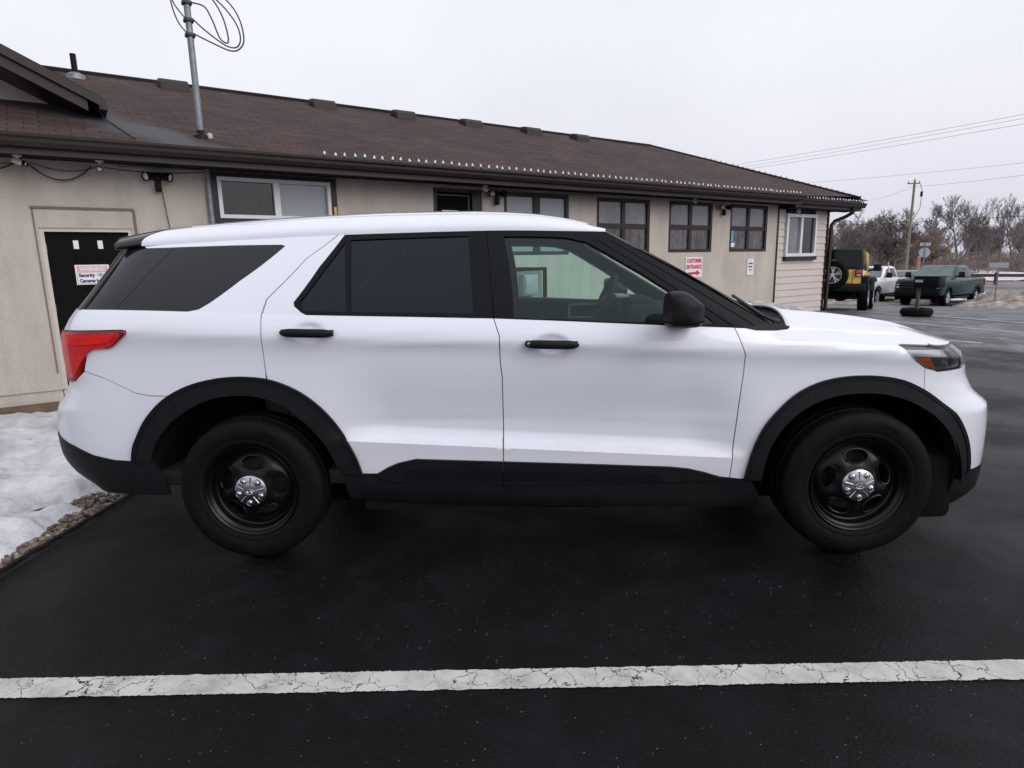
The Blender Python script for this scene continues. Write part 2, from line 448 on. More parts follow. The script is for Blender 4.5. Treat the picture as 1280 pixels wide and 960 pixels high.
BEDX = -1.21       # the planting bed ends at this line; asphalt starts here
def build_ground():
    # polar sheet, cut back where the planting bed lies
    bm = bmesh.new()
    rs = [0.001, 1, 2, 3, 4, 5, 6, 8, 10, 12, 15, 17, 19, 21, 23, 26, 30, 34, 38, 42, 48, 55, 62, 75, 95, 130, 220, 500, 1500]
    n = 120; g = []
    for r in rs:
        row = []
        for k in range(n):
            a = 2*PI*k/n; x = CAM[0]+r*math.cos(a); y = CAM[1]+r*math.sin(a)
            row.append(bm.verts.new((x, y, gh(x, y))))
        g.append(row)
    for i in range(len(rs)-1):
        for k in range(n):
            k2 = (k+1) % n; bm.faces.new((g[i][k], g[i][k2], g[i+1][k2], g[i+1][k]))
    # cut along the bed outline and drop the faces inside it
    def cut(co, no): bmesh.ops.bisect_plane(bm, geom=list(bm.verts)+list(bm.edges)+list(bm.faces), plane_co=co, plane_no=no)
    cut((BEDX, 0, 0), (1, 0, 0)); cut((0, -.42, 0), (0, 1, 0)); cut((-14, 0, 0), (1, 0, 0)); cut((0, 12, 0), (0, 1, 0))
    kill = [f for f in bm.faces if -14 < f.calc_center_median().x < BEDX and -.42 < f.calc_center_median().y < 12]
    bmesh.ops.delete(bm, geom=kill, context='FACES')
    me = bpy.data.meshes.new('parking_lot'); bm.to_mesh(me); bm.free()
    me.materials.append(MT['asphalt'])
    me.polygons.foreach_set('use_smooth', [True]*len(me.polygons))
    o = bpy.data.objects.new('parking_lot', me); COL.objects.link(o)
    return tag(o, kind='structure')
build_ground()

def bed_z(x, y):
    # distance into the bed from its edge; falls toward the building at the left
    d = max(0., BEDX-x)
    P = Vector((x-WO[0], y-WO[1])); u = P.x*WDX+P.y*WDY; v = -P.x*WDY+P.y*WDX     # v<0 in front of the wall
    near = min(1., max(0., (v+4.2)/4.0))
    z = .02 - .36*near*min(1, max(0, (2.2-u)/1.6))
    hump = .10*math.exp(-((v+2.6)/1.1)**2)
    return z+hump*min(1., max(0, d-.05)/.5)
def build_bed():
    mb = MB(); vs = []; fs = []
    xs = [BEDX-.002-.0255*i for i in range(60)]+[BEDX-1.55-.14*i for i in range(1, 60)]
    ys = [-.44+.0255*i for i in range(118)]+[2.56+.14*i for i in range(1, 50)]
    for x in xs:
        for y in ys:
            d = BEDX-x
            n1 = noise.noise(Vector((x*1.1, y*1.1, 0))); n2 = noise.noise(Vector((x*3.2, y*4.5, 3))); n3 = noise.noise(Vector((x*11, y*13, 7)))
            z = bed_z(x, y)+.05+ (.11*n1+.085*n2+.026*n3)*min(1, d/.35)
            # ribs of half-melted snow
            z += .036*math.sin(6.5*(y*.8+x*.45)+2.5*n1)*min(1, d/.4)
            # the melted margin: ragged, it sinks under the gravel where the snow has gone
            edge =   .14+.22*noise.noise(Vector((y*1.6, 5, 1)))+.12*noise.noise(Vector((y*5.2, 2, 8)))+.03*noise.noise(Vector((y*14, 1, 3)))
            melt = min(1, max(0, (d-edge)/.16)); lip = 0
            z = z*melt-.05*(1-melt)
            if lip: z = .004
            vs.append((x, y, z))
    m = len(ys)
    for i in range(len(xs)-1):
        for j in range(m-1): fs.append((i*m+j, (i+1)*m+j, (i+1)*m+j+1, i*m+j+1))
    mb.add(vs, fs, True)
    o = mb.build('snow_covered_bed', MT['snow'], origin=(0, 0, 0), angle=80)
    tag(o, kind='structure')
build_bed()

mb = MB(); vs = []; fs = []
for i in range(12):
    for j in range(60):
        x = BEDX-.001-.06*i; y = -.43+.06*j; vs.append((x, y, -.004-.012*min(1, i)+.008*noise.noise(Vector((x*9, y*9, 0)))))
for i in range(11):
    for j in range(59): fs.append((i*60+j, (i+1)*60+j, (i+1)*60+j+1, i*60+j+1))
mb.add(vs, fs, True); o = mb.build('bed_soil', plain('wet_soil', (.030, .022, .016), .8, var=.5, scale=25, bmp=.6, bscale=90), origin=(0, 0, 0)); tag(o, kind='structure')
def stones():
    m, nt, b = mat('bed_gravel')
    oi = N(nt, 'ShaderNodeNewGeometry'); 
    r = ramp(nt, oi.outputs['Random Per Island'], [(0, (.05, .04, .035)), (.3, (.13, .085, .06)), (.55, (.22, .15, .10)), (.75, (.09, .05, .045)), (1, (.30, .24, .19))])
    n = noisetex(nt, 60, 3, .6); r2 = ramp(nt, n.outputs[0], [(.3, (.6, .6, .6)), (.7, (1.1, 1.1, 1.1))])
    mu = N(nt, 'ShaderNodeMix', data_type='RGBA', blend_type='MULTIPLY'); mu.inputs[0].default_value = 1
    L(nt, r.outputs[0], mu.inputs[6]); L(nt, r2.outputs[0], mu.inputs[7]); L(nt, mu.outputs[2], b.inputs['Base Color'])
    b.inputs['Roughness'].default_value = .45
    mb = MB(); rnd = random.Random(5)
    for k in range(1500):
        y = rnd.uniform(-.40, 2.4); d = rnd.uniform(.05, .36)
        if d > .17+.23*noise.noise(Vector((y*1.6, 5, 1)))+.12*noise.noise(Vector((y*5.2, 2, 8)))+.06: continue
        s = rnd.uniform(.008, .021)*(1.25 if rnd.random() < .15 else 1)
        bm = bmesh.new(); bmesh.ops.create_icosphere(bm, subdivisions=1, radius=1)
        M = Matrix.Rotation(rnd.uniform(0, 6), 4, 'Z') @ Matrix.Rotation(rnd.uniform(-.5, .5), 4, 'X') @ Matrix.Diagonal((s*rnd.uniform(.9, 1.5), s*rnd.uniform(.7, 1.1), s*rnd.uniform(.5, .8), 1))
        for q in bm.verts:
            q.co = M @ (q.co*(1+.22*noise.noise(q.co*1.7+Vector((k, 0, 0)))))
            q.co += Vector((BEDX-d, y, -.006+s*.35))
        mb.frombm(bm, False)
    o = mb.build('gravel', m, origin=(BEDX, 0, 0)); tag(o, 'loose brown gravel along the bed edge', 'gravel', kind='stuff')
stones()
# plastic edging between bed and paving
e = MB(); pts = [(BEDX-.035+.003*math.sin(3*t), -.30+.1*t*1.0, .012+.002*math.sin(5*t)) for t in [i*.5 for i in range(60)]]
e.tube(pts, .013, 6)
o = e.build('landscape_edging', MT['blackplastic']); tag(o, 'thin black plastic edging strip between gravel bed and asphalt', 'edging')

# painted lines
def strip(name, a, b, w, m, jag=.0, n=160, z=.004, cap=True):
    a = Vector(a); b = Vector(b); d = (b-a).normalized(); nn = Vector((-d.y, d.x)); ln = (b-a).length
    mb = MB(); vs = []; fs = []
    for i in range(n+1):
        q = a+d*ln*i/n
        for sgn in (-1, 1):
            j = jag*(.7*noise.noise(Vector((i*.09, sgn*5, 0)))+.5*noise.noise(Vector((i*.45, sgn*5, 2)))+.45*noise.noise(Vector((i*1.3, sgn*5, 4))))
            p = q+nn*(sgn*w/2+j); vs.append((p.x, p.y, gh(p.x, p.y)+z))
        if i: k = 2*i; fs.append((k-2, k-1, k+1, k))
    mb.add(vs, fs)
    o = mb.build(name, m, recalc=False)
    return tag(o, kind='structure')
strip('parking_line', (-3.2, -1.043), (8.2, -.744), .108, MT['line'], .0075, n=2200)
strip('parking_line', (10.45, 14.9), (12.4, 9.2), .11, MT['line_far'], .004)
strip('parking_line', (9.55, 11.3), (10.95, 8.3), .11, MT['line_far'], .004)
strip('parking_line', (8.70, 8.02), (8.98, 7.58), .11, MT['line_far'], .004)
strip('parking_line', (12.6, 18.6), (14.6, 13.1), .11, MT['line_far'], .004)
# ------------------------------------------------------------------ building (local x along the wall, y into the building)
bld = empty('long_low_building', (WO[0], WO[1], 0), WA, 'long single storey beige stucco building with brown shingle roof behind the cars', 'building')
OPEN = [(-.02, .97, -.6, 2.0), (2.06, 3.66, 2.16, 2.72), (5.45, 6.42, -.2, 2.74), (6.90, 8.45, 1.60, 2.74),
        (9.19, 10.76, 1.62, 2.74), (11.37, 12.90, 1.62, 2.755), (13.58, 15.12, 1.62, 2.76)]
def wall_panel(name, u0, u1, z0, z1, opens, m, v=0.0, depth=.16, parent=bld):
    us = sorted(set([u0, u1]+[q for o in opens for q in o[:2]])); zs = sorted(set([z0, z1]+[q for o in opens for q in o[2:] if z0 < q < z1]))
    us = [q for q in us if u0 <= q <= u1]
    mb = MB()
    def inside(u, z): return any(o[0] < u < o[1] and o[2] < z < o[3] for o in opens)
    for i in range(len(us)-1):
        for j in range(len(zs)-1):
            uc, zc = (us[i]+us[i+1])/2, (zs[j]+zs[j+1])/2
            if inside(uc, zc): continue
            a, b, c, d = us[i], us[i+1], zs[j], zs[j+1]
            mb.add([(a, v, c), (b, v, c), (b, v, d), (a, v, d)], [(0, 1, 2, 3)])
    for o in opens:
        a, b, c, d = o[0], o[1], max(o[2], z0), min(o[3], z1)
        mb.add([(a, v, c), (a, v, d), (a, v+depth, d), (a, v+depth, c)], [(0, 1, 2, 3)])
        mb.add([(b, v, c), (b, v, d), (b, v+depth, d), (b, v+depth, c)], [(3, 2, 1, 0)])
        mb.add([(a, v, d), (b, v, d), (b, v+depth, d), (a, v+depth, d)], [(0, 1, 2, 3)])
        mb.add([(a, v, c), (b, v, c), (b, v+depth, c), (a, v+depth, c)], [(3, 2, 1, 0)])
    return mb.build(name, m, parent, recalc=False)
wall_panel('wall', -7.0, 15.56, -.02, 2.84, OPEN, MT['stucco'])
# foundation course slightly behind the stucco skirt, with a joint
mb = MB()
for a, b in [(-7, -.03), (.98, 5.4), (6.46, 11.2), (11.215, 13.42), (13.435, 15.56)]: mb.box((a, .022, -.7), (b, .15, -.024))
mb.build('foundation', MT['stucco'], bld)
# strip of bare footing at the left, just above the snow
mb = MB(); mb.box((-7, -.07, -.9), (-.05, .02, -.17)); mb.build('footing', plain('bare_footing', (.13, .09, .06), .9, var=.35, scale=6, bmp=.4, bscale=60), bld)
# stucco reveal line above the side door
mb = MB(); mb.box((-.07, -.018, 2.225), (1.02, .0, 2.255)); mb.box((1.0, -.016, .2), (1.03, .0, 2.224)); mb.box((-.06, -.012, .2), (-.045, .0, 2.224)); mb.build('door_reveal', plain('reveal_shadow_trim', (.15, .125, .12), .8), bld)
# rear body of the building so that it stands as a volume
mb = MB()
mb.add([(-7, 8.5, -.6), (18.1, 8.5, -.6), (18.1, 8.5, 2.84), (-7, 8.5, 2.84)], [(0, 1, 2, 3)])
mb.add([(18.06, .3, -.6), (18.06, 8.5, -.6), (18.06, 8.5, 2.84), (18.06, .3, 2.84)], [(0, 1, 2, 3)])
mb.add([(-7, 0, -.6), (-7, 8.5, -.6), (-7, 8.5, 2.84), (-7, 0, 2.84)], [(3, 2, 1, 0)])
mb.build('rear_wall', MT['stucco'], bld, recalc=False)
# lap-sided end bay
SW = (15.96, 17.42, 1.48, 2.60)
mb = MB(); z = -.3; row = .178
while z < 2.82:
    z1 = min(z+row, 2.84)
    for a, b in ([(15.62, 18.02)] if (z1 < SW[2]+.01 or z > SW[3]-.01) else [(15.62, SW[0]), (SW[1], 18.02)]):
        mb.add([(a, .012, z), (b, .012, z), (b, .034, z1), (a, .034, z1), (a, .05, z), (b, .05, z)], [(0, 1, 2, 3), (4, 5, 1, 0)])
    z = z1
mb.build('lap_siding', MT['siding'], bld, recalc=False)
mb = MB(); mb.box((15.56, -.018, -.3), (15.618, .06, 2.84)); mb.build('corner_trim', MT['brown_trim'], bld)
mb = MB(); mb.box((18.02, -.015, -.4), (18.075, .06, 2.72)); mb.build('corner_trim', MT['brown_trim'], bld)

# windows
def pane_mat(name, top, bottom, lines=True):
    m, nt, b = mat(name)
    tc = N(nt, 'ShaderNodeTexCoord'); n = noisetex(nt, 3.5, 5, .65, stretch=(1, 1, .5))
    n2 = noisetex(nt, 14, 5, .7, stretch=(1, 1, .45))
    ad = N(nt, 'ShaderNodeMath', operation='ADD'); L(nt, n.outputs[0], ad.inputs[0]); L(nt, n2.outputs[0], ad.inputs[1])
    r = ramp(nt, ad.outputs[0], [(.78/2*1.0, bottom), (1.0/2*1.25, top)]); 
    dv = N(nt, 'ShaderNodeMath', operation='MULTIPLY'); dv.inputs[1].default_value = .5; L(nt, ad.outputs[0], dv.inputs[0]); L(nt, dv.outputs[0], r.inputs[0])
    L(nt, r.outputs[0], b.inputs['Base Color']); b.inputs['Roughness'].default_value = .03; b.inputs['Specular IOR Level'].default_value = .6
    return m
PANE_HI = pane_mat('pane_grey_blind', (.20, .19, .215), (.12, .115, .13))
PANE_LO = pane_mat('pane_tree_reflection', (.13, .12, .125), (.025, .022, .022))  # lower panes: mottled tree reflections painted into the dark glass colour
PANE_DK = pane_mat('pane_dark_room', (.020, .022, .024), (.008, .009, .010))
def blind_mat():
    m, nt, b = mat('white_slat_blind')
    tc = N(nt, 'ShaderNodeTexCoord'); w = N(nt, 'ShaderNodeTexWave', bands_direction='Z'); w.inputs['Scale'].default_value = 13; w.inputs['Distortion'].default_value = .4
    L(nt, tc.outputs['Object'], w.inputs['Vector']); r = ramp(nt, w.outputs[0], [(.15, (.225, .25, .28)), (.6, (.265, .29, .32))])
    L(nt, r.outputs[0], b.inputs['Base Color']); b.inputs['Roughness'].default_value = .06; b.inputs['Specular IOR Level'].default_value = .6
    return m
BLIND = blind_mat()
def window(o, rows, cols, pm, fm, label, fw=.075, mw=.055, v=.05, proud=.0, sash=None, outer=None):
    a, b, c, d = o
    mb = MB(); y0, y1 = v-.045-proud, v+.05
    mb.box((a, y0, c), (b, y1, c+fw)); mb.box((a, y0, d-fw), (b, y1, d)); mb.box((a, y0, c+fw), (a+fw, y1, d-fw)); mb.box((b-fw, y0, c+fw), (b, y1, d-fw))
    for k in range(1, cols):
        x = a+(b-a)*k/cols; mb.box((x-mw/2, y0+.012, c+fw), (x+mw/2, y1, d-fw))
    for k in range(1, rows):
        z = c+(d-c)*k/rows
        for q in range(cols):
            xa = a+fw if q == 0 else a+(b-a)*q/cols+mw/2; xb = b-fw if q == cols-1 else a+(b-a)*(q+1)/cols-mw/2
            mb.box((xa, y0+.014, z-mw/2), (xb, y1, z+mw/2))
    w = mb.build('window', fm, bld); w['label'] = label
    for r_ in range(rows):
        for q in range(cols):
            xa = a+(b-a)*q/cols; xb = a+(b-a)*(q+1)/cols; za = c+(d-c)*r_/rows; zb = c+(d-c)*(r_+1)/rows
            g = MB(); g.add([(xa, v, za), (xb, v, za), (xb, v, zb), (xa, v, zb)], [(0, 1, 2, 3)])
            i = r_*cols+q
            g.build('pane', pm[i], w, recalc=False)
    return w
wA = window(OPEN[1], 1, 2, [PANE_DK, BLIND], MT['white_vinyl'], 'white sliding window with one dark and one blind-covered pane', fw=.05, mw=.085, v=.03, proud=.025)
mb = MB(); a, b, c, d = OPEN[1]
mb.box((a-.10, -.022, c-.10), (b+.10, -.001, c-.001)); mb.box((a-.10, -.022, d+.001), (b+.10, -.001, d+.06)); mb.box((a-.10, -.022, c), (a-.001, -.001, d)); mb.box((b+.001, -.022, c), (b+.10, -.001, d))
mb.build('window_surround', MT['brown_trim'], bld)
mb = MB(); mb.box((b+.03, -.05, 2.2), (b+.075, -.024, 2.36)); mb.build('latch', MT['brass'], bld)
window(OPEN[3], 1, 2, [BLIND, BLIND], MT['brown_trim'], 'brown framed window with white blinds', fw=.07, mw=.15)
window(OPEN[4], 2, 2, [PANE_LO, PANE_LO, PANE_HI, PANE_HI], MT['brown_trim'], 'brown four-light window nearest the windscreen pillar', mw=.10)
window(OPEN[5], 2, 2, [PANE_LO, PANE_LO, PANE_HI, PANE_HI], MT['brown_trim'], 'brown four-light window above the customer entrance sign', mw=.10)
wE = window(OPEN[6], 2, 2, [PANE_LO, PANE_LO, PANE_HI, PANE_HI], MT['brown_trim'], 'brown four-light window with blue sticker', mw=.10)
mb = MB(); mb.add([(13.70, .045, 1.86), (13.79, .045, 1.86), (13.79, .045, 2.13), (13.70, .045, 2.13)], [(0, 1, 2, 3)])
mb.build('sticker', plain('cyan_sticker', (.08, .33, .45), .4), wE, recalc=False)
mb = MB(); mb.add([(13.68, .044, 1.74), (13.85, .044, 1.74), (13.85, .044, 1.84), (13.68, .044, 1.84)], [(0, 1, 2, 3)])
mb.build('sticker', MT['signwhite'], wE, recalc=False)
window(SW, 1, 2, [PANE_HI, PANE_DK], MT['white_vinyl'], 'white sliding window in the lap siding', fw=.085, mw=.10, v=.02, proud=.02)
mb = MB(); a, b, c, d = SW; mb.box((a-.03, -.07, c-.10), (b+.03, .01, c-.002)); mb.build('window_sill', MT['brown_trim'], bld)
# lamp glow seen in the blind window: the fitting itself, unlit brass
# side door
door = MB(); door.box((.03, .07, -.5), (.925, .115, 1.955)); D1 = door.build('door', MT['darkroom'], bld); D1['label'] = 'dark brown metal side door with warning sign'
mb = MB(); mb.box((-.02, .02, -.5), (.03, .13, 2.0)); mb.box((.925, .02, -.5), (.97, .13, 2.0)); mb.box((.03, .02, 1.955), (.925, .13, 2.0))
mb.build('door_frame', MT['siding'], D1)
for z in (.18, .95, 1.7):
    h = MB(); h.tube([(.028, .058, z), (.028, .058, z+.11)], .011, 8); h.build('hinge', MT['brass'], D1)
for u in (.34, .60):
    s = MB(); s.box((u-.028, .062, 1.745), (u+.028, .0685, 1.85)); s.build('sticker', MT['signwhite'], D1)
# second (dark) doorway
mb = MB(); a, b, c, d = OPEN[2]
mb.box((a, -.01, c), (a+.06, .1, d)); mb.box((b-.20, -.01, c), (b, .1, d)); mb.box((a+.06, -.01, d-.06), (b-.20, .1, d))
D2 = mb.build('doorway', MT['brown_trim'], bld)
mb = MB(); mb.box((a+.06, .062, c), (b-.20, .09, d-.06)); mb.build('door', MT['darkroom'], D2)
mb = MB(); x0, x1 = a+.085, b-.235
mb.box((x0, .04, d-.115), (x1, .06, d-.095)); mb.box((x1-.02, .04, c), (x1, .06, d-.116)); mb.build('screen_frame', plain('pale_brown_metal', (.10, .08, .065), .5), D2)
mb = MB(); mb.box((5.63, .03, 2.20), (5.95, .039, 2.38)); mb.build('notice', MT['signwhite'], D2)

# roof
def slope(name, pts, m, parent, udir=(1, 0, 0), thick=0):
    P = [Vector(q) for q in pts]
    nrm = (P[1]-P[0]).cross(P[2]-P[0]).normalized(); ud = Vector(udir).normalized(); vd = nrm.cross(ud)
    me = bpy.data.meshes.new(name); me.from_pydata([tuple(q) for q in P], [], [tuple(range(len(P)))])
    uv = me.uv_layers.new(name='UVMap')
    for l in me.loops:
        q = P[l.vertex_index]; uv.data[l.index].uv = (q.dot(ud), q.dot(vd))
    me.materials.append(m)
    o = bpy.data.objects.new(name, me); COL.objects.link(o); o.parent = parent
    return o
EZ, EV, K = 2.985, -.60, .40
def rz_(v): return EZ+K*(v-EV)
RV = 3.95; RZ = rz_(RV); RU = 15.0
# gentle sag along the roof so that it is not a perfect plane
def roof_sheet():
    me_v = []; fs = []; uvs = []
    nu, nv = 90, 14
    for j in range(nv+1):
        v = EV+(RV-EV)*j/nv
        u1 = 19.0-(19.0-RU)*(j/nv)
        if v < -.38: u1 = 15.62
        for i in range(nu+1):
            u = -7+(u1+7)*i/nu
            z = rz_(v)+.012*noise.noise(Vector((u*.7, v*.9, 1)))-(.0 if v < -.4 else 0)
            me_v.append((u, v, z)); uvs.append((u, v*1.077))
    for j in range(nv):
        for i in range(nu):
            a = j*(nu+1)+i; fs.append((a, a+1, a+nu+2, a+nu+1))
    me = bpy.data.meshes.new('roof'); me.from_pydata(me_v, [], fs)
    uv = me.uv_layers.new(name='UVMap')
    for l in me.loops: uv.data[l.index].uv = uvs[l.vertex_index]
    me.materials.append(MT['shingle'])
    me.polygons.foreach_set('use_smooth', [True]*len(me.polygons))
    o = bpy.data.objects.new('roof', me); COL.objects.link(o); o.parent = bld
    return o
roof = roof_sheet(); roof['label'] = 'long brown shingle front roof slope'
slope('roof', [(19.0, EV, EZ), (19.0, 8.9, EZ), (RU, RV, RZ)], MT['shingle'], bld, (0, 1, 0))['label'] = 'shingled hip end of the roof'
slope('roof', [(19.0, 8.9, EZ-.4), (-7, 8.9, EZ-.4), (-7, RV, RZ), (RU, RV, RZ)], MT['shingle'], bld, (-1, 0, 0))['label'] = 'rear roof slope'
mb = MB(); mb.tube([(-7, RV, RZ+.005), (RU, RV, RZ+.005)], .05, 6); mb.tube([(RU, RV, RZ+.0), (18.98, -.38, rz_(-.38)+.0)], .045, 6)
mb.build('ridge_cap', MT['shingle'], roof)
# box vents near the ridge
for i, (u, v) in enumerate([(2.19, 3.62), (4.91, 3.60), (6.71, 3.58), (8.45, 3.58), (10.22, 3.58), (11.78, 3.5)]):
    mb = MB(); z = rz_(v)
    mb.prism([(-.02, 0), (-.30, -.10), (-.30, .02), (-.24, .085), (-.08, .115), (.0, .115), (.04, .06)], -.24, .24, .02)
    q = [(u+p[1], v+p[0]+.12, z+p[2]+.03) for p in mb.v]; mb.v = q
    mb.build('roof_vent', MT['brown_trim'], roof)
mb = MB(); zz = rz_(3.5); mb.tube([(.73, 3.5, zz-.05), (.73, 3.5, zz+.36)], .045, 12); mb.build('vent_pipe', MT['satin_black'], roof)
mb = MB(); mb.lathe([(.15, -.06), (.14, .02), (.06, .06)], Matrix.Translation((.73, 3.5, zz+.01)), 16); mb.build('pipe_flashing', MT['galv'], roof)
# eaves: soffit, fascia, gutter
mb = MB(); mb.box((-7, -.56, 2.80), (15.60, .05, 2.838))
x = -6.9
while x < 15.6: mb.box((x, -.555, 2.794), (x+.012, .0, 2.7995)); x += .31
mb.build('soffit', MT['soffit'], bld)
def gutter(u0, u1, v, z0, h, name='gutter'):
    # K-style profile: base, curved face, rolled lip
    prof = [(0, 0), (-.07, 0), (-.095, h*.35), (-.10, h*.62), (-.125, h*.78), (-.128, h), (-.112, h), (-.108, h*.82), (-.085, h*.64), (-.0, h*.60), (0, h*.6)]
    mb = MB(); n = len(prof); vs = [(u, v+p[0], z0+p[1]) for u in (u0, u1) for p in prof]
    fs = [(i, (i+1) % n, n+(i+1) % n, n+i) for i in range(n)]
    mb.add(vs, fs); mb.capfan(vs[:n], False); mb.capfan(vs[n:], True)
    return mb.build(name, MT['brown_trim'], bld)
mb = MB(); mb.box((-7, -.60, 2.77), (15.62, -.562, 2.965)); mb.build('fascia', MT['brown_trim'], bld)
gutter(-7, 15.60, -.602, 2.845, .135)
# end bay eave, a little lower
mb = MB(); mb.box((15.63, -.40, 2.71), (18.98, .05, 2.742)); mb.build('soffit', MT['soffit'], bld)
mb = MB(); mb.box((15.63, -.44, 2.72), (18.98, -.402, 2.99)); mb.box((18.94, -.40, 2.745), (18.98, 8.5, 2.97)); mb.build('fascia', MT['brown_trim'], bld)
gutter(15.64, 19.02, -.442, 2.79, .125)
# downspout at the corner
mb = MB(); mb.tube([(18.45, -.49, 2.79), (18.45, -.47, 2.66), (18.38, -.30, 2.55), (18.20, -.10, 2.44), (18.13, -.06, 2.34), (18.13, -.055, -.35)], .052, 4, smooth=False)
mb.build('downspout', MT['brown_trim'], bld)
# conduit beside the white slider window
mb = MB(); mb.tube([(1.945, -.05, 2.80), (1.945, -.05, -.3)], .036, 10); mb.build('conduit', MT['galv'], bld)
mb = MB(); mb.tube([(.9, -.012, 2.775), (1.80, -.012, 2.79), (3.7, -.012, 2.785)], .007, 6); mb.build('conduit', MT['galv'], bld)
# higher gabled part at the left
g0, gv0 = .86, .30
def gz(u): return 3.66+(g0-u)*.50
mb = MB()
for (a, b) in [(-6.0, g0)]:
    mb.add([(a, gv0, gz(a)), (b, gv0, gz(b)), (b, 6, gz(b)), (a, 6, gz(a)), (a, gv0, gz(a)-.05), (b, gv0, gz(b)-.05), (b, 6, gz(b)-.05), (a, 6, gz(a)-.05)], [(0, 1, 2, 3), (7, 6, 5, 4), (1, 5, 6, 2)])
ur = mb.build('upper_roof', MT['shingle'], bld, recalc=False)
mb = MB()
for dz0, dz1, v0, v1 in [(-.125, -.012, gv0-.03, gv0+.02), (-.25, -.128, gv0+.022, gv0+.06), (-.262, -.25, gv0+.022, 1.2)]:
    a, b = -6.0, g0-(.02 if dz0 > -.2 else .17)
    mb.add([(a, v0, gz(a)+dz0), (b, v0, gz(b)+dz0), (b, v1, gz(b)+dz0), (a, v1, gz(a)+dz0), (a, v0, gz(a)+dz1), (b, v0, gz(b)+dz1), (b, v1, gz(b)+dz1), (a, v1, gz(a)+dz1)],
           [(3, 2, 1, 0), (4, 5, 6, 7), (0, 1, 5, 4), (1, 2, 6, 5), (2, 3, 7, 6), (3, 0, 4, 7)])
mb.build('rake_board', MT['brown_trim'], ur)
mb = MB(); mb.box((g0-.05, gv0-.02, gz(g0)-.15), (g0+.04, 6, gz(g0)-.01)); mb.build('gutter', MT['brown_trim'], ur)
mb = MB(); a, b = -6.0, .40
mb.add([(a, 1.15, 2.9), (b, 1.15, 2.9), (b, 1.15, gz(b)-.2), (a, 1.15, gz(a)-.2), (b, 6, 2.9), (b, 6, gz(b)-.2)], [(0, 1, 2, 3), (1, 4, 5, 2)])
mb.build('upper_wall', MT['stucco'], ur, recalc=False)
mb = MB(); mb.tube([(.80, .42, 3.56), (.86, .36, 3.40), (.93, .28, 3.345), (1.0, -.05, 3.22), (1.1, -.45, 3.06)], .008, 6); mb.build('roof_cable', MT['cable'], bld)
for a in [(-.5, .14)]:
    pass
# porch post at the left edge of the lot
pp = W(-.47, -3.55, 0)
mb = MB(); z = -.35
while z < 2.8:
    mb.box((-.16, -.16, z), (.16, .16, z+.16)); z += .165
mb.box((-.15, -.15, -.35), (.15, .15, 2.8)); mb.box((-.2, -.2, 2.8), (.2, .2, 2.9))
o = mb.build('porch_post', MT['stucco'], origin=(0, 0, -.35)); o.location = (pp.x-.17, pp.y+.02, -.35); o.rotation_euler = (0, 0, WA)
tag(o, 'beige coursed porch post at the left edge beside the snow', 'post')

# ---- things fixed to the building
def on_wall(name, u, v, z, label, cat, group=None): return empty(name, W(u, v, z), WA, label, cat, group)
def sign_plate(t, w, h, m, d=.012, name='plate'):
    mb = MB(); mb.box((-w/2, -d, -h/2), (w/2, 0, h/2)); return mb.build(name, m, t)
TXT = Matrix.Rotation(PI/2, 4, 'X')
def TM(x, z, y): return Matrix.Translation((x, y, z)) @ TXT
s1 = on_wall('entrance_sign', 12.27, -.004, 1.275, 'white wall sign reading CUSTOMER ENTRANCE with red arrow', 'sign')
sign_plate(s1, .60, .47, MT['signwhite'])
textmesh('CUSTOMER', .12, MT['red'], s1, TM(0, .145, -.0135), width=.54, bold=.006)
textmesh('ENTRANCE', .12, MT['red'], s1, TM(0, .005, -.0135), width=.54, bold=.006)
mb = MB(); mb.add([(-.23, -.0145, -.175), (.09, -.0145, -.165), (.09, -.0145, -.20), (.235, -.0145, -.135), (.09, -.0145, -.06), (.09, -.0145, -.105), (-.23, -.0145, -.115)], [(0, 1, 5, 6), (2, 3, 4), (1, 2, 4, 5)])
mb.build('arrow', MT['red'], s1, recalc=False)
s2 = on_wall('parking_sign', 14.47, -.004, 1.24, 'small narrow white notice on stucco below the last brown window', 'sign')
sign_plate(s2, .27, .41, MT['signwhite'])
for k, (tx, w) in enumerate([('CUSTOMER', .19), ('PARKING', .16), ('ONLY', .11)]):
    textmesh(tx, .05, MT['navy'], s2, TM(0, .085-.08*k, -.0135), width=w, bold=.002)
for z in (.165, -.165):
    mb = MB(); mb.lathe([(.009, 0), (.007, .004), (0, .005)], AX((0, -.012, z), (0, -1, 0)), 8); mb.build('screw', MT['galv'], s2)
s3 = on_wall('warning_sign', .475, .068, 1.42, 'white security camera warning sign on dark side door', 'sign')
sign_plate(s3, .37, .25, MT['signwhite'], .006)
mb = MB(); mb.box((-.165, -.0085, .028), (.165, -.0062, .11)); mb.build('header_band', MT['pink'], s3)
textmesh('WARNING', .075, MT['signwhite'], s3, TM(0, .068, -.0095), width=.27, bold=.002, ex=.0006)
textmesh('Security', .062, MT['navy'], s3, TM(-.068, -.008, -.0075), width=.175, bold=.003, ex=.0006)
textmesh('Cameras In Use', .062, MT['navy'], s3, TM(-.0, -.078, -.0075), width=.305, bold=.003, ex=.0006)
mb = MB(); mb.lathe([(.012, 0), (.012, .001), (.0, .0015)], AX((.078, -.0062, -.004), (0, -1, 0)), 14)
mb.tube([(.045+.066*k/12, -.0072, -.004+.022*math.sin(PI*k/12)) for k in range(13)]+[(.111-.066*k/12, -.0072, -.004-.022*math.sin(PI*k/12)) for k in range(1, 13)], .0025, 4)
mb.build('eye_symbol', MT['navy'], s3)
mb = MB()
for a in [((-.172, -.0075, -.115), (-.172, -.0075, .02)), ((-.172, -.0075, -.115), (.172, -.0075, -.115)), ((.172, -.0075, -.115), (.172, -.0075, .02))]: mb.tube(a, .0018, 4)
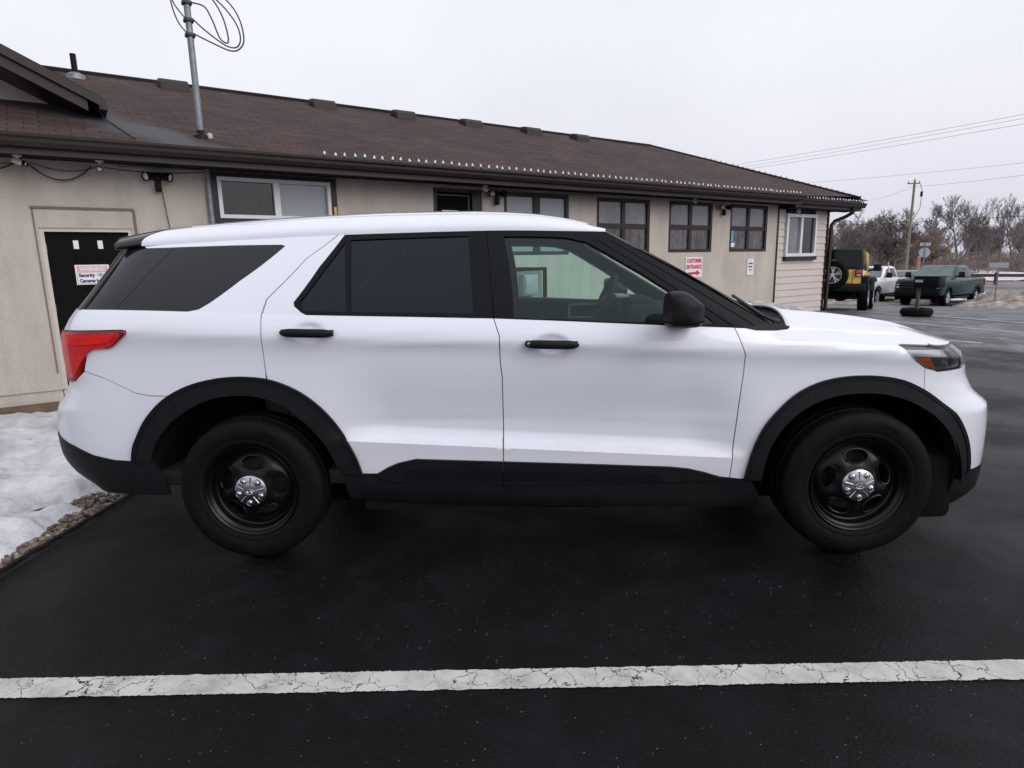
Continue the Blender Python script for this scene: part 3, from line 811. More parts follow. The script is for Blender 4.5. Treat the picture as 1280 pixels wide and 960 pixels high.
mb.build('border', MT['navy'], s3)
# electrical box and its conduit under the blind window
eb = on_wall('electrical_box', 7.38, -.005, .84, 'grey electrical meter box on stucco, seen through the front car window', 'electrical box')
mb = MB(); mb.bbox((-.17, -.17, 0), (.17, 0, .40), .02); mb.build('enclosure', MT['greybox'], eb)
mb = MB(); mb.bbox((-.145, -.192, .03), (.145, -.171, .37), .012); mb.build('cover', MT['greybox'], eb)
mb = MB(); mb.tube([(-.1, -.08, .0), (-.1, -.06, -.35)], .02, 8); mb.build('conduit', MT['galv'], eb)
mb = MB(); mb.tube([(-.75, -.12, .50), (.36, -.12, .50), (.36, -.12, -.8)], .045, 8); mb.box((-.8, -.13, .40), (-.7, -.005, .55))
o = mb.build('pipe_rail', MT['soffit'], origin=(0, 0, 0)); o.location = W(7.38, -.005, .84); o.rotation_euler = (0, 0, WA); tag(o, 'dark bent pipe rail around the grey electrical box', 'rail')
# cameras / floodlights
def flood(name, u, v, z, label, wire=None, sc=1.0):
    t = on_wall(name, u, v, z, label, 'floodlight', 'twin floodlights under the eave')
    mb = MB(); mb.bbox((-.05, -.05, -.05), (.05, 0, .06), .015); mb.build('bracket', MT['satin_black'], t)
    for sx in (-1, 1):
        d = Vector((sx*.75, -.55, -.18)); o = Vector((sx*.05, -.06, .015))
        mb = MB(); M = AX(o, d); mb.lathe([(.0, -.01), (.03, 0), (.045, .03), (.058, .10), (.060, .125), (.052, .125), (.045, .11), (0, .108)], M, 20)
        h = mb.build('lamp_head', MT['satin_black'], t)
        mb = MB(); mb.lathe([(.046, .113), (.03, .120), (0, .122)], M, 16); mb.build('lens', MT['whiteplastic'], h)
    mb = MB(); mb.bbox((-.038, -.10, -.19), (.038, -.02, -.06), .02); mb.build('sensor', MT['satin_black'], t)
    return t
f1 = flood('floodlight', 1.33, -.02, 2.66, 'black twin floodlight with wire hanging below, above the side door')
mb = MB(); mb.tube([(.03, -.03, -.1), (.05, -.025, -.3), (.07, -.02, -.55), (.11, -.02, -.9), (.13, -.02, -1.2)], .006, 6); mb.build('wire', MT['cable'], f1)
flood('floodlight', 6.70, -.02, 2.68, 'black twin floodlight left of the blind window')
flood('floodlight', 13.22, -.02, 2.66, 'black twin floodlight between the two right-hand brown windows')
def camera_(u, v, label, d=(.8, -.5, -.35), m='whiteplastic'):
    t = on_wall('security_camera', u, v, 2.792, label, 'security camera', 'security cameras under the soffit')
    mb = MB(); mb.lathe([(.0, 0), (.045, 0), (.045, -.015), (.02, -.02), (.016, -.06), (0, -.06)], Matrix(), 16); mb.build('mount', MT['whiteplastic'], t)
    M = AX((0, 0, -.07), d)
    mb = MB(); mb.lathe([(0, -.06), (.026, -.06), (.032, -.05), (.032, .075), (.027, .08), (.0, .078)], M, 16); b = mb.build('camera_body', MT[m], t)
    mb = MB(); mb.lathe([(.033, .06), (.033, .095), (.029, .095), (.026, .082)], M, 16); mb.build('hood', MT['satin_black'], b)
    mb = MB(); mb.tube([(0, .0, -.06), (.02, .04, -.12), (.03, .1, -.05), (.02, .18, .0)], .006, 6); mb.build('lead', MT['cable'], t)
    return t
camera_(-.10, -.33, 'white bullet camera under the soffit at far left')
camera_(.70, -.30, 'white camera under the soffit above the side door', (-.2, -.9, -.5))
camera_(6.35, -.25, 'small white camera under the soffit beside the dark doorway', (.4, -.6, -.6))
camera_(11.9, -.28, 'small white camera under the soffit over the four-light window', (.3, -.7, -.5))
camera_(16.25, -.16, 'small white camera at the siding corner', (.3, -.7, -.5), 'whiteplastic').location.z = 2.71
# cable loops between the first two cameras
mb = MB()
def sag(a, b, d, n=14): 
    a, b = Vector(a), Vector(b); return [a+(b-a)*k/n+Vector((0, 0, -d*4*(k/n)*(1-k/n))) for k in range(n+1)]
mb.tube(sag((-.02, -.07, 2.74), (.62, -.07, 2.75), .18), .009, 6); mb.tube(sag((0, -.05, 2.76), (.66, -.05, 2.74), .07), .005, 6)
mb.tube(sag((-1.1, -.07, 2.62), (-.15, -.07, 2.73), .10), .009, 6); mb.tube(sag((-1.1, -.05, 2.72), (-.15, -.05, 2.74), .03), .005, 6)
mb.tube(sag((.72, -.05, 2.75), (1.9, -.03, 2.76), .035), .006, 6); mb.tube(sag((6.45, -.04, 2.77), (9.1, -.03, 2.775), .03), .005, 5)
o = mb.build('cable_run', MT['cable'], origin=(0, 0, 0)); o.location = W(0, 0, 0); o.rotation_euler = (0, 0, WA); tag(o, 'loose black cables looping along the wall under the eave', 'cable')
# mast with service cables
mu, mv = 1.93, .02
mz = rz_(mv)
mast = empty('service_mast', W(mu, mv, mz), WA, 'grey steel mast with looped black cables standing on the roof edge', 'mast')
mb = MB(); mb.tube([(0, 0, -.1), (0.0, 0, 2.6)], .042, 14); mb.build('pole', MT['galv'], mast)
mb = MB(); mb.lathe([(.12, -.05), (.10, .01), (.055, .04), (.05, .08)], Matrix(), 18); mb.build('flashing', MT['satin_black'], mast)
mb = MB(); mb.lathe([(0, .05), (.03, .04), (.04, 0), (.03, -.03), (0, -.035)], Matrix.Translation((.10, -.06, .0)), 12); mb.build('putty', plain('putty', (.45, .42, .33), .8), mast)
for z in (1.66, 1.45, 1.27):
    mb = MB(); mb.bbox((-.06, -.055, z-.025), (.06, .055, z+.025), .012); mb.build('clamp', MT['cable'], mast)
mb = MB()
def spl(pts, n=6):
    P = [Vector(q) for q in pts]; out = []
    for i in range(len(P)-1):
        a = P[max(i-1, 0)]; b = P[i]; c = P[i+1]; d = P[min(i+2, len(P)-1)]
        for k in range(n):
            t = k/n; out.append(.5*((2*b)+(c-a)*t+(2*a-5*b+4*c-d)*t*t+(3*b-a-3*c+d)*t**3))
    return out+[P[-1]]
mb.tube(spl([(.05, -.05, 1.66), (.2, -.05, 1.64), (.28, -.05, 1.5), (.36, -.05, 1.28), (.45, -.05, 1.24), (.46, -.05, 1.36), (.4, -.05, 1.6), (.26, -.05, 1.8), (0, -.05, 1.95)]), .010, 6)
mb.tube(spl([(.05, -.06, 1.45), (.2, -.06, 1.33), (.42, -.06, 1.20), (.56, -.06, 1.20), (.62, -.06, 1.32), (.58, -.06, 1.5), (.42, -.06, 1.7), (.2, -.06, 1.85)]), .010, 6)
mb.tube(spl([(.05, -.07, 1.27), (.25, -.07, 1.20), (.46, -.07, 1.14), (.58, -.07, 1.17), (.66, -.07, 1.30), (.63, -.07, 1.55), (.5, -.07, 1.75), (.2, -.07, 1.95)]), .010, 6)
mb.tube(spl([(-.04, -.05, 1.27), (-.14, -.06, 1.40), (-.20, -.08, 1.62), (-.22, -.1, 2.0)]), .009, 6)
mb.tube(spl([(-.04, -.05, 1.45), (-.15, -.06, 1.58), (-.20, -.08, 1.72), (-.24, -.1, 2.0)]), .009, 6)
mb.build('cable', MT['cable'], mast)
# string lights
def bulb_string(name, path, sp, label, dirv=(0, 0, 1), jit=0.03):
    t = empty(name, W(*path[0]), WA, label, 'light string')
    o0 = Vector(path[0]); P = [Vector(q)-o0 for q in path]
    mb = MB(); rnd = random.Random(3)
    cab = []; ln = sum((P[i+1]-P[i]).length for i in range(len(P)-1))
    s = 0; i = 0; proto = None; n = int(ln/sp)
    for k in range(n+1):
        d = min(k*sp, ln); i = 0
        while i < len(P)-2 and d > (P[i+1]-P[i]).length: d -= (P[i+1]-P[i]).length; i += 1
        q = P[i]+(P[i+1]-P[i]).normalized()*(d+rnd.uniform(-.02, .02)); q.z += rnd.uniform(-.006, .006)
        cab.append(q+Vector((0, 0, -.01)));
        if k < n: cab.append(q+(P[i+1]-P[i]).normalized()*sp*.5+Vector((0, -.01, -.028)))
        if proto is None:
            b = MB(); b.lathe([(0, .094), (.006, .088), (.017, .066), (.024, .044), (.022, .032), (.015, .028)], Matrix(), 10)
            b.lathe([(.018, .030), (.018, -.012), (0, -.012)], Matrix(), 8)
            proto = b.build('bulb', [BULB, SOCK], t); o = proto
            for f in proto.data.polygons: f.material_index = 1 if f.center.z < .0295 else 0
        else:
            o = proto.copy(); COL.objects.link(o); o.parent = t
        o.location = q; o.scale = (.8, .8, .82); o.rotation_euler = (rnd.uniform(-.25, .25)+dirv[1], rnd.uniform(-.2, .2)+dirv[0], 0)
    mb.tube(cab, .006, 5); mb.build('cord', plain('green_cord', (.012, .03, .022), .6), t)
    return t
BULB = plain('frosted_bulb', (.66, .69, .76), .35, var=.03, coat=.3)
SOCK = plain('blue_green_socket', (.012, .022, .05), .5)
bulb_string('light_string', [(3.40, -.66, 2.995), (15.55, -.66, 2.995)], .145, 'white bulbs clipped along the long front gutter')
bulb_string('light_string', [(15.75, -.50, 2.935), (18.95, -.50, 2.935)], .145, 'white bulbs along the short lower gutter above the siding')
bulb_string('light_string', [(18.95, -.38, rz_(-.38)+.03), (16.05, 2.80, rz_(2.8)+.04)], .16, 'white bulbs running up the right-hand hip of the roof', (.5, .2))
# ------------------------------------------------------------------ the white SUV: surface definition
def pchip(xs,ys):
    xs=np.array(xs,float);ys=np.array(ys,float);h=np.diff(xs);d=np.diff(ys)/h;m=np.zeros(len(xs))
    for i in range(1,len(xs)-1):
        if d[i-1]*d[i]>0:
            w1=2*h[i]+h[i-1];w2=h[i]+2*h[i-1];m[i]=(w1+w2)/(w1/d[i-1]+w2/d[i])
    m[0]=d[0];m[-1]=d[-1]
    def f(x):
        x=min(max(x,xs[0]),xs[-1]);i=min(max(int(np.searchsorted(xs,x))-1,0),len(h)-1)
        t=(x-xs[i])/h[i];a=t*t*(3-2*t);b=t*(1-t)*(1-t);c=t*t*(t-1)
        return float(ys[i]*(1-a)+ys[i+1]*a+h[i]*(m[i]*b+m[i+1]*c))
    return f
def sm(a,b,x):
    t=min(max((x-a)/(b-a),0.),1.);return t*t*(3-2*t)
zbelt=pchip([-1.2,-.7,.3,1.25,2.45,2.7,3.2,3.5,4.5],[1.292,1.288,1.248,1.214,1.150,1.142,1.108,1.07,1.04])
prof_hi=pchip([.565,.582,.605,.64,.69,.75,.80,.90,1.0,1.05,1.085,1.115,1.15,1.19,1.23,1.31],
              [.030,.058,.078,.090,.090,.082,.074,.057,.045,.041,.034,.026,.030,.045,.066,.115])
prof_lo=pchip([.15,.20,.26,.32,.40,.50,.566],[.15,.105,.068,.050,.044,.036,.030])
prof_f=pchip([.15,.20,.30,.40,.50,.60,.70,.80,.90,1.0,1.05,1.09,1.12,1.15,1.19,1.23,1.31],
             [.15,.11,.060,.040,.032,.030,.031,.034,.038,.040,.038,.032,.027,.031,.045,.064,.115])
def prof(x,z):
    k=(1.23-zbelt(x))*sm(.7,1.05,z); zz=z+k
    w=sm(.35,.75,x)*(1-sm(2.18,2.56,x))
    zc=.653-.0572*x            # crease height falls towards the front
    zq=zz if zz>.75 else zz+(.565-zc)*(1-sm(.5,.75,zz)*0)*(1 if zz<.7 else (.75-zz)/.05)
    d=prof_hi(zq) if zq>=.565 else prof_lo(zq)
    f=prof_f(zz)
    y=d*w+f*(1-w)
    y+=.035*max(0,(x-2.5))**2+.05*max(0,(-.1-x))**2
    if x>2.4: y+=.05*sm(2.4,2.8,x)*sm(-.07,.0,z-zbelt(x))   # hood shoulder rolls in
    return y
XF0, XR0=3.20,-.55
xfront=pchip([.15,.20,.275,.54,.71,.75,.785,.84,.88,.92,.99,1.025,1.07,1.15],[3.80,3.88,3.945,3.943,3.93,3.88,3.832,3.792,3.768,3.760,3.722,3.674,3.632,3.585])
xrear=pchip([.15,.25,.375,.455,.545,.66,.785,.84,.93,.98,1.075,1.155,1.205,1.25,1.31],[-.75,-.84,-.965,-1.09,-1.15,-1.16,-1.145,-1.092,-1.044,-1.05,-1.056,-1.038,-1.008,-.98,-.93])
NF,NR=2.85,4.2
def arct(a,b,n):
    th=np.linspace(0,np.pi/2,400);S=np.sin(th)**(2/n);Cc=np.cos(th)**(2/n);Cc[-1]=0
    x=a*S;y=b*(1-Cc);L=np.concatenate([[0],np.cumsum(np.hypot(np.diff(x),np.diff(y)))])
    return L,S,1-Cc
AF=arct(.70,.95,NF);AR=arct(.57,.95,NR);LF=AF[0][-1];LR=AR[0][-1]
def lower(s,z):
    if s>XF0:
        u=min(s-XF0,LF);S=np.interp(u,AF[0],AF[1]);C=np.interp(u,AF[0],AF[2])
        x=XF0+(xfront(z)-XF0)*S;ys=prof(XF0+.25*S,z);return (x,ys+(1-ys)*C,z)
    if s<XR0:
        u=min(XR0-s,LR);S=np.interp(u,AR[0],AR[1]);C=np.interp(u,AR[0],AR[2])
        x=XR0+(xrear(z)-XR0)*S;ys=prof(XR0-.2*S,z);return (x,ys+(1-ys)*C,z)
    return (s,prof(s,z),z)
# greenhouse
XA=2.60                      # foot of the windscreen pillar
zrail=pchip([-.9,-.4,.0,.5,1.2,1.7,2.0],[1.585,1.60,1.615,1.628,1.634,1.622,1.61])
xtop=pchip([-.55,-.2,.5,1.25,2.0,2.60],[-.30,-.05,.48,1.16,1.55,1.80])
ytop=pchip([-.9,-.3,.3,1.2,1.9],[.30,.275,.25,.243,.262])
def green(s,t):
    zb=zbelt(s)
    B=np.array(lower(s,zb))
    if s>=XR0:
        xt=xtop(s);T=np.array([xt,ytop(xt),zrail(xt)])
    else:
        u=min(XR0-s,LR);S=np.interp(u,AR[0],AR[1]);C=np.interp(u,AR[0],AR[2])
        x=-.30+(-.80+.30)*S;y0=ytop(x);T=np.array([x,y0+(1-y0)*C,zrail(x)+.06*C])
    P=B+(T-B)*t
    P[1]-=.012*4*t*(1-t)*(1 if s>XR0 else max(0,1-(XR0-s)/.4))
    return tuple(P)
suv = empty('white_suv', (1.5, 1.0, 0), 0, 'large white SUV with black steel wheels parked side-on in the foreground', 'SUV')
SO = Vector((1.5, 1.0, 0))
HANDLES = [(.355, 1.166), (1.522, 1.094)]
_lower = lower
def lower(s, z):
    x, y, zz = _lower(s, z)
    for hx, hz in HANDLES:
        e = ((s-hx)/.068)**2+((z-hz)/.040)**2
        if e < 6: y += .016*math.exp(-e*e*.9)
    return (x, y, zz)
def nrm(fn, a, b, e=.0008):
    p0 = Vector(fn(a-e, b)); p1 = Vector(fn(a+e, b)); q0 = Vector(fn(a, b-e)); q1 = Vector(fn(a, b+e))
    n = (p1-p0).cross(q1-q0)
    if n.length < 1e-12: return Vector((0, -1, 0))
    return n.normalized()
def pin(P, x, y):
    c = False; n = len(P); j = n-1
    for i in range(n):
        if (P[i][1] > y) != (P[j][1] > y) and x < (P[j][0]-P[i][0])*(y-P[i][1])/(P[j][1]-P[i][1])+P[i][0]: c = not c
        j = i
    return c
def resamp(P, h, sc):
    out = []
    for i in range(len(P)):
        a = P[i]; b = P[(i+1) % len(P)]; d = math.hypot((b[0]-a[0])*sc[0], (b[1]-a[1])*sc[1]); n = max(1, int(math.ceil(d/h)))
        for k in range(n): out.append((a[0]+(b[0]-a[0])*k/n, a[1]+(b[1]-a[1])*k/n))
    return out
def patch_data(fn, poly, h=.025, off=0.0, thick=.02, holes=(), sc=(1, 1), extra=(), offn=None, crease=False):
    polys = [resamp(poly, h, sc)]+[resamp(q, h, sc) for q in holes]
    pts = []; edges = []
    for P in polys:
        b = len(pts); pts += P; edges += [(b+i, b+(i+1) % len(P)) for i in range(len(P))]
    nb = len(pts)
    A = np.array(pts)*np.array(sc)
    xs = [q[0] for q in polys[0]]; ys = [q[1] for q in polys[0]]
    hx, hy = h/sc[0], h/sc[1]; cand = []
    y = math.ceil(min(ys)/hy)*hy; r = 0
    while y < max(ys):
        x = math.ceil(min(xs)/hx)*hx+(hx/2 if r % 2 else 0)
        while x < max(xs): cand.append((x, y)); x += hx
        y += hy; r += 1
    CR = []
    if crease:
        prev = None
        for i in range(20, 105):
            x = i*.0235; y = .653-.0572*x
            if pin(polys[0], x, y) and ((A-np.array((x, y)))**2).sum(1).min() > .012**2:
                pts += [(x, y-.0016), (x, y+.0016)]; k_ = len(pts)
                if prev is not None: edges += [(prev-2, k_-2), (prev-1, k_-1)]
                prev = k_
            for dz in (-.03, -.013, .011, .021, .032, .046, .062, .08): cand.insert(0, (x+.0003*(i % 3), y+dz))
    for (ex, ey, er, eh) in extra:
        n = int(er/eh)
        for i in range(-n, n+1):
            for j in range(-n, n+1): cand.append((ex+i*eh*1.3+.0003, ey+j*eh+.0004))
    for (x, y) in cand:
        if not pin(polys[0], x, y) or any(pin(q, x, y) for q in polys[1:]): continue
        isc = crease and abs(y-(.653-.0572*x)-.02) < .085
        d = ((A-np.array((x*sc[0], y*sc[1])))**2).sum(1).min()
        if d < ((.0045 if isc else .35*h))**2: continue
        if isc and ((np.array(CR)-np.array((x, y)))**2).sum(1).min() < .0048**2 if CR else False: continue
        if isc: CR.append((x, y))
        pts.append((x, y))
    V2 = [Vector((q[0]*sc[0], q[1]*sc[1])) for q in pts]
    vo, eo, fo, ov, oe, of = delaunay_2d_cdt(V2, edges, [], 0, 1e-7)
    st = [(q.x/sc[0], q.y/sc[1]) for q in vo]
    tris = []
    for f in fo:
        cx = sum(st[i][0] for i in f)/len(f); cy = sum(st[i][1] for i in f)/len(f)
        if pin(polys[0], cx, cy) and not any(pin(q, cx, cy) for q in polys[1:]): tris.append(list(f))
    P = []; Nn = []
    for (s, t) in st:
        n = nrm(fn, s, t); p = Vector(fn(s, t))
        P.append(p+n*off); Nn.append(n)
    # orientation
    F = []
    for f in tris:
        a, b, c = P[f[0]], P[f[1]], P[f[2]]
        if (b-a).cross(c-a).dot(Nn[f[0]]) < 0: f = f[::-1]
        F.append(f)
    cnt = {}
    for f in F:
        for i in range(len(f)):
            a, b = f[i], f[(i+1) % len(f)]; cnt[(a, b)] = cnt.get((a, b), 0)+1
    bd = [e for e in cnt if (e[1], e[0]) not in cnt]
    top = len(P)
    VN = [n for n in Nn]; FL = [list(f) for f in F]; 
    if thick:
        m = {}
        for a, b in bd:
            for i in (a, b):
                if i not in m:
                    m[i] = len(P); P.append(P[i]-Nn[i]*.0005); VN.append(None); P.append(P[i]-Nn[i]*thick); VN.append(None)
        for a, b in bd: FL.append([m[b], m[a], m[a]+1, m[b]+1])
    return P, VN, FL, len(F)
def mk(name, data, material, parent, mirror=False, origin=SO):
    P, VN, F, nf = data
    if mirror:
        P = [Vector((p.x, 2.0-p.y, p.z)) for p in P]; VN = [Vector((n.x, -n.y, n.z)) if n is not None else None for n in VN]; F = [f[::-1] for f in F]
    me = bpy.data.meshes.new(name)
    me.from_pydata([tuple(p-origin) for p in P], [], F); me.materials.append(material)
    me.polygons.foreach_set('use_smooth', [i < nf for i in range(len(F))])
    me.update()
    ln = []
    for pl in me.polygons:
        for vi in pl.vertices:
            n = VN[vi] if pl.index < nf else None
            ln.append(tuple(n) if n is not None else tuple(pl.normal))
    me.normals_split_custom_set(ln)
    o = bpy.data.objects.new(name, me); COL.objects.link(o); o.parent = parent
    return o
GS = (1, .42)
def both(name, fn, poly, material, parents=(None, None), label=None, **kw):
    d = patch_data(fn, poly, **kw)
    out = []
    for k in (0, 1):
        pr = parents[k] if parents[k] is not None else suv
        out.append(mk(name, d, material, pr, bool(k)))
        if label: out[-1]['label'] = label
    return out
def arc(cx, cz, r, a0, a1, n=24, rx=1.0): return [(cx+r*rx*math.cos(a0+(a1-a0)*i/n), cz+r*math.sin(a0+(a1-a0)*i/n)) for i in range(n+1)]
RWX, FWX, WZ, WR = 0.0, 3.025, .370, .372
def belt(a, b, n=16, d=0.0): return [(a+(b-a)*i/n, zbelt(a+(b-a)*i/n)+d) for i in range(n+1)]
def asin_(z, r=.535): return math.asin((z-WZ)/r)
BG = [(1.246, 1.216), (1.273, 1.136), (1.274, 1.007), (1.282, .934), (1.281, .653), (1.279, .40)]
RG = [(.124, zbelt(.124)), (.127, 1.172), (.125, 1.062), (.128, .976), (.138, .885)]
FG = [(2.395, zbelt(2.395)), (2.42, 1.087), (2.442, 1.022), (2.441, .942), (2.426, .766), (2.417, .647), (2.397, .40)]
g = .0022
# --- painted panels below the belt
AR_ = .535
fd = [(s+g, z) for s, z in BG]+[(s-g, z) for s, z in FG[::-1]]+belt(2.39, 1.26, 14)[1:-1]
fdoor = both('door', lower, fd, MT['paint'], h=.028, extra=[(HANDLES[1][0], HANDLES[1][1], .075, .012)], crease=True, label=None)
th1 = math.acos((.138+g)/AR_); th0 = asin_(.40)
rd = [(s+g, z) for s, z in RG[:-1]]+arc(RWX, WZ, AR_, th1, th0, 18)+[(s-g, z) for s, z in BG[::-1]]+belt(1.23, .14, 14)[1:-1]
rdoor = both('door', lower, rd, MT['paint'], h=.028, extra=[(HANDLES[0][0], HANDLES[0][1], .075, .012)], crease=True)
for q in fdoor: q['label'] = 'front passenger door with clear window'
for q in rdoor: q['label'] = 'rear passenger door with tinted window'
# tail lamp outline
TL = [(-.965, 1.188), (-.56, 1.190), (-.538, 1.185), (-.537, 1.172), (-.612, 1.118), (-.648, 1.104), (-.735, 1.102), (-.775, 1.080), (-.90, .945), (-.965, .930)]
# rear quarter: door gap back to the tail lamp, split from the bumper by the seam
RS = [(-.82, .99), (-.70, .955), (-.59, .905), (-.535, .880), (-.47, .866), (-.35, .863)]
tq = math.acos(.122/AR_)
quarter = [(s-g, z) for s, z in RG[:-1]]+arc(RWX, WZ, AR_, tq, PI-asin_(.862), 18)+RS[::-1]+[(-.775-.004, 1.080+.004), (-.735, 1.106), (-.648, 1.108), (-.608, 1.121), (-.533, 1.172), (-.534, 1.189), (-.56, 1.194), (-.93, 1.192), (-.93, 1.285)]+belt(-.93, .12, 20)[1:]
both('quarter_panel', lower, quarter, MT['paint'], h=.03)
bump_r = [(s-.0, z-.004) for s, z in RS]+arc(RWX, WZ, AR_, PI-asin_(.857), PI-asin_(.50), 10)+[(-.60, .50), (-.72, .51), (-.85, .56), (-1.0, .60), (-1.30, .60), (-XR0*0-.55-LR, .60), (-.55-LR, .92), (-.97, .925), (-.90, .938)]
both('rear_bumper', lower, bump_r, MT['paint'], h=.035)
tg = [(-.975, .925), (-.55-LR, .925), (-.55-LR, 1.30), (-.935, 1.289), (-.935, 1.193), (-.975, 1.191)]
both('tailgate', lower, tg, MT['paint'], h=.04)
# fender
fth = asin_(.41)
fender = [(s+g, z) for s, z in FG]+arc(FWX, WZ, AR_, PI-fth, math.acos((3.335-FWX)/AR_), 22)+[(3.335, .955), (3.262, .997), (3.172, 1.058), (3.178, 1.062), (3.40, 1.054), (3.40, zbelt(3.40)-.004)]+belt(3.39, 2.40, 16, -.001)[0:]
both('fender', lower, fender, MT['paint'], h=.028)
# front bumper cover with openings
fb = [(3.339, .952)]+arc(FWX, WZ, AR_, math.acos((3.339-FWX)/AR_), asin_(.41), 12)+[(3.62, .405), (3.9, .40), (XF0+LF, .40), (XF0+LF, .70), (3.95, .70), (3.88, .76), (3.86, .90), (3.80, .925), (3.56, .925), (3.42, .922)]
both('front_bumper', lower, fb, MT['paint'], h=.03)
# lower black pieces
rc = [(-.49, .528), (-.60, .530), (-.68, .536), (-.78, .56), (-.88, .605), (-.98, .635), (-1.06, .645), (-1.3, .645), (-.55-LR, .645), (-.55-LR, .36), (-1.1, .36), (-.90, .355), (-.70, .35), (-.52, .345), (-.43, .345), (-.445, .44)]
both('lower_bumper', lower, rc, MT['blackplastic'], h=.03, off=.006, label='black lower rear bumper')
fv = [(3.515, .40), (3.70, .402), (XF0+LF, .402), (XF0+LF, .19), (3.86, .192), (3.75, .195), (3.66, .198), (3.59, .203), (3.53, .225), (3.505, .28)]
both('lower_bumper', lower, fv, MT['blackplastic'], h=.03, off=.004, label='black lower front valance')
gr_ = [(3.885, .765), (3.955, .705), (XF0+LF, .705), (XF0+LF, 1.03), (3.80, 1.03), (3.80, .93), (3.865, .905)]
both('grille', lower, gr_, MT['satin_black'], h=.05, off=-.015)
sk = [(.475, .455), (.655, .450), (2.30, .425), (2.48, .402), (2.50, .40), (2.545, .33), (2.555, .25), (1.9, .258), (1.27, .272), (.83, .285), (.50, .315), (.485, .36)]
both('side_skirt', lower, sk, MT['blackplastic'], h=.03, off=.004)
def dc(top, a, b): return top
cl_top_r = [(.64, .448), (.705, .486), (.755, .507), (.844, .527), (1.05, .518), (1.2765, .509)]
cl_top_f = [(1.2815, .509), (1.7, .492), (2.10, .474), (2.19, .464), (2.271, .444), (2.37, .412)]
pr = cl_top_r+[(1.2765, .395), (.70, .41), (.655, .435)]
pf = cl_top_f+[(2.3, .40), (1.2815, .385)]
both('door_cladding', lower, pr, MT['blackplastic'], (rdoor[0], rdoor[1]), h=.025, off=.014)
both('door_cladding', lower, pf, MT['blackplastic'], (fdoor[0], fdoor[1]), h=.025, off=.014)
ribp = [(.82, .452), (.80, .437), (.815, .415), (2.05, .385), (2.09, .392), (2.06, .413)]
both('cladding_rib', lower, [(.80, .470), (.785, .448), (.80, .425), (1.2765, .416), (1.2765, .462)], MT['satin_black'], (rdoor[0], rdoor[1]), h=.03, off=.019, thick=.006)
both('cladding_rib', lower, [(1.2815, .462), (2.03, .436), (2.06, .415), (2.04, .398), (1.2815, .416)], MT['satin_black'], (fdoor[0], fdoor[1]), h=.03, off=.019, thick=.006)
# wheel-arch flares
def flare(poly_out, poly_in, off=.020):
    return poly_out+poly_in[::-1]
def smooth_poly(P, n=5):
    out = []
    for i in range(len(P)-1):
        a = P[max(i-1, 0)]; b = P[i]; c = P[i+1]; d = P[min(i+2, len(P)-1)]
        for k in range(n):
            t = k/n; out.append(tuple(.5*((2*b[q])+(c[q]-a[q])*t+(2*a[q]-5*b[q]+4*c[q]-d[q])*t*t+(3*b[q]-a[q]-3*c[q]+d[q])*t**3) for q in (0, 1)))
    return out+[P[-1]]
FRO = [(-.592, .520), (-.575, .60), (-.543, .668), (-.485, .757), (-.392, .846), (-.263, .914), (-.12, .948), (.019, .955), (.156, .936), (.29, .876), (.402, .783), (.491, .655), (.545, .546), (.572, .452)]
FRI = [(-.49, .526), (-.470, .59), (-.417, .674), (-.32, .763), (-.191, .833), (-.069, .860), (.066, .857), (.209, .806), (.321, .708), (.405, .598), (.465, .458)]
FFO = [(2.467, .408), (2.49, .524), (2.538, .655), (2.603, .746), (2.695, .833), (2.807, .889), (2.939, .914), (3.093, .912), (3.22, .886), (3.335, .836), (3.42, .772), (3.495, .682), (3.555, .570), (3.588, .462), (3.596, .400)]
FFI = [(2.549, .397), (2.566, .515), (2.61, .625), (2.681, .715), (2.774, .781), (2.888, .820), (3.022, .830), (3.139, .818), (3.275, .772), (3.378, .695), (3.455, .598), (3.502, .480), (3.512, .400)]
FRO, FRI, FFO, FFI = [smooth_poly(q) for q in (FRO, FRI, FFO, FFI)]
both('wheel_arch_trim', lower, FRO+FRI[::-1], MT['blackplastic'], h=.02, off=.016, thick=.06)
both('wheel_arch_trim', lower, FFO+FFI[::-1], MT['blackplastic'], h=.02, off=.016, thick=.06)
# thin raised outer lip on the arches
def shrink(P, c, k): return [(c[0]+(x-c[0])*k, c[1]+(z-c[1])*k) for x, z in P]
for P_, c in ((FRO, (0, WZ)), (FFO, (FWX, WZ))):
    both('arch_lip', lower, P_+shrink(P_, c, .965)[::-1], MT['satin_black'], h=.03, off=.0195, thick=.004)
# --- tail lamps
tl = both('tail_light', lower, TL, MT['tail'], h=.02, off=.012, thick=.03)
both('lamp_rim', lower, TL+shrink(TL, (-.78, 1.10), .90)[::-1], MT['tail_dark'], (tl[0], tl[1]), h=.02, off=.0135, thick=.004)
both('light_bar', lower, [(-.90, 1.165), (-.60, 1.168), (-.635, 1.138), (-.68, 1.128), (-.90, 1.118)], MT['tail_bright'], (tl[0], tl[1]), h=.02, off=.0145, thick=.003)
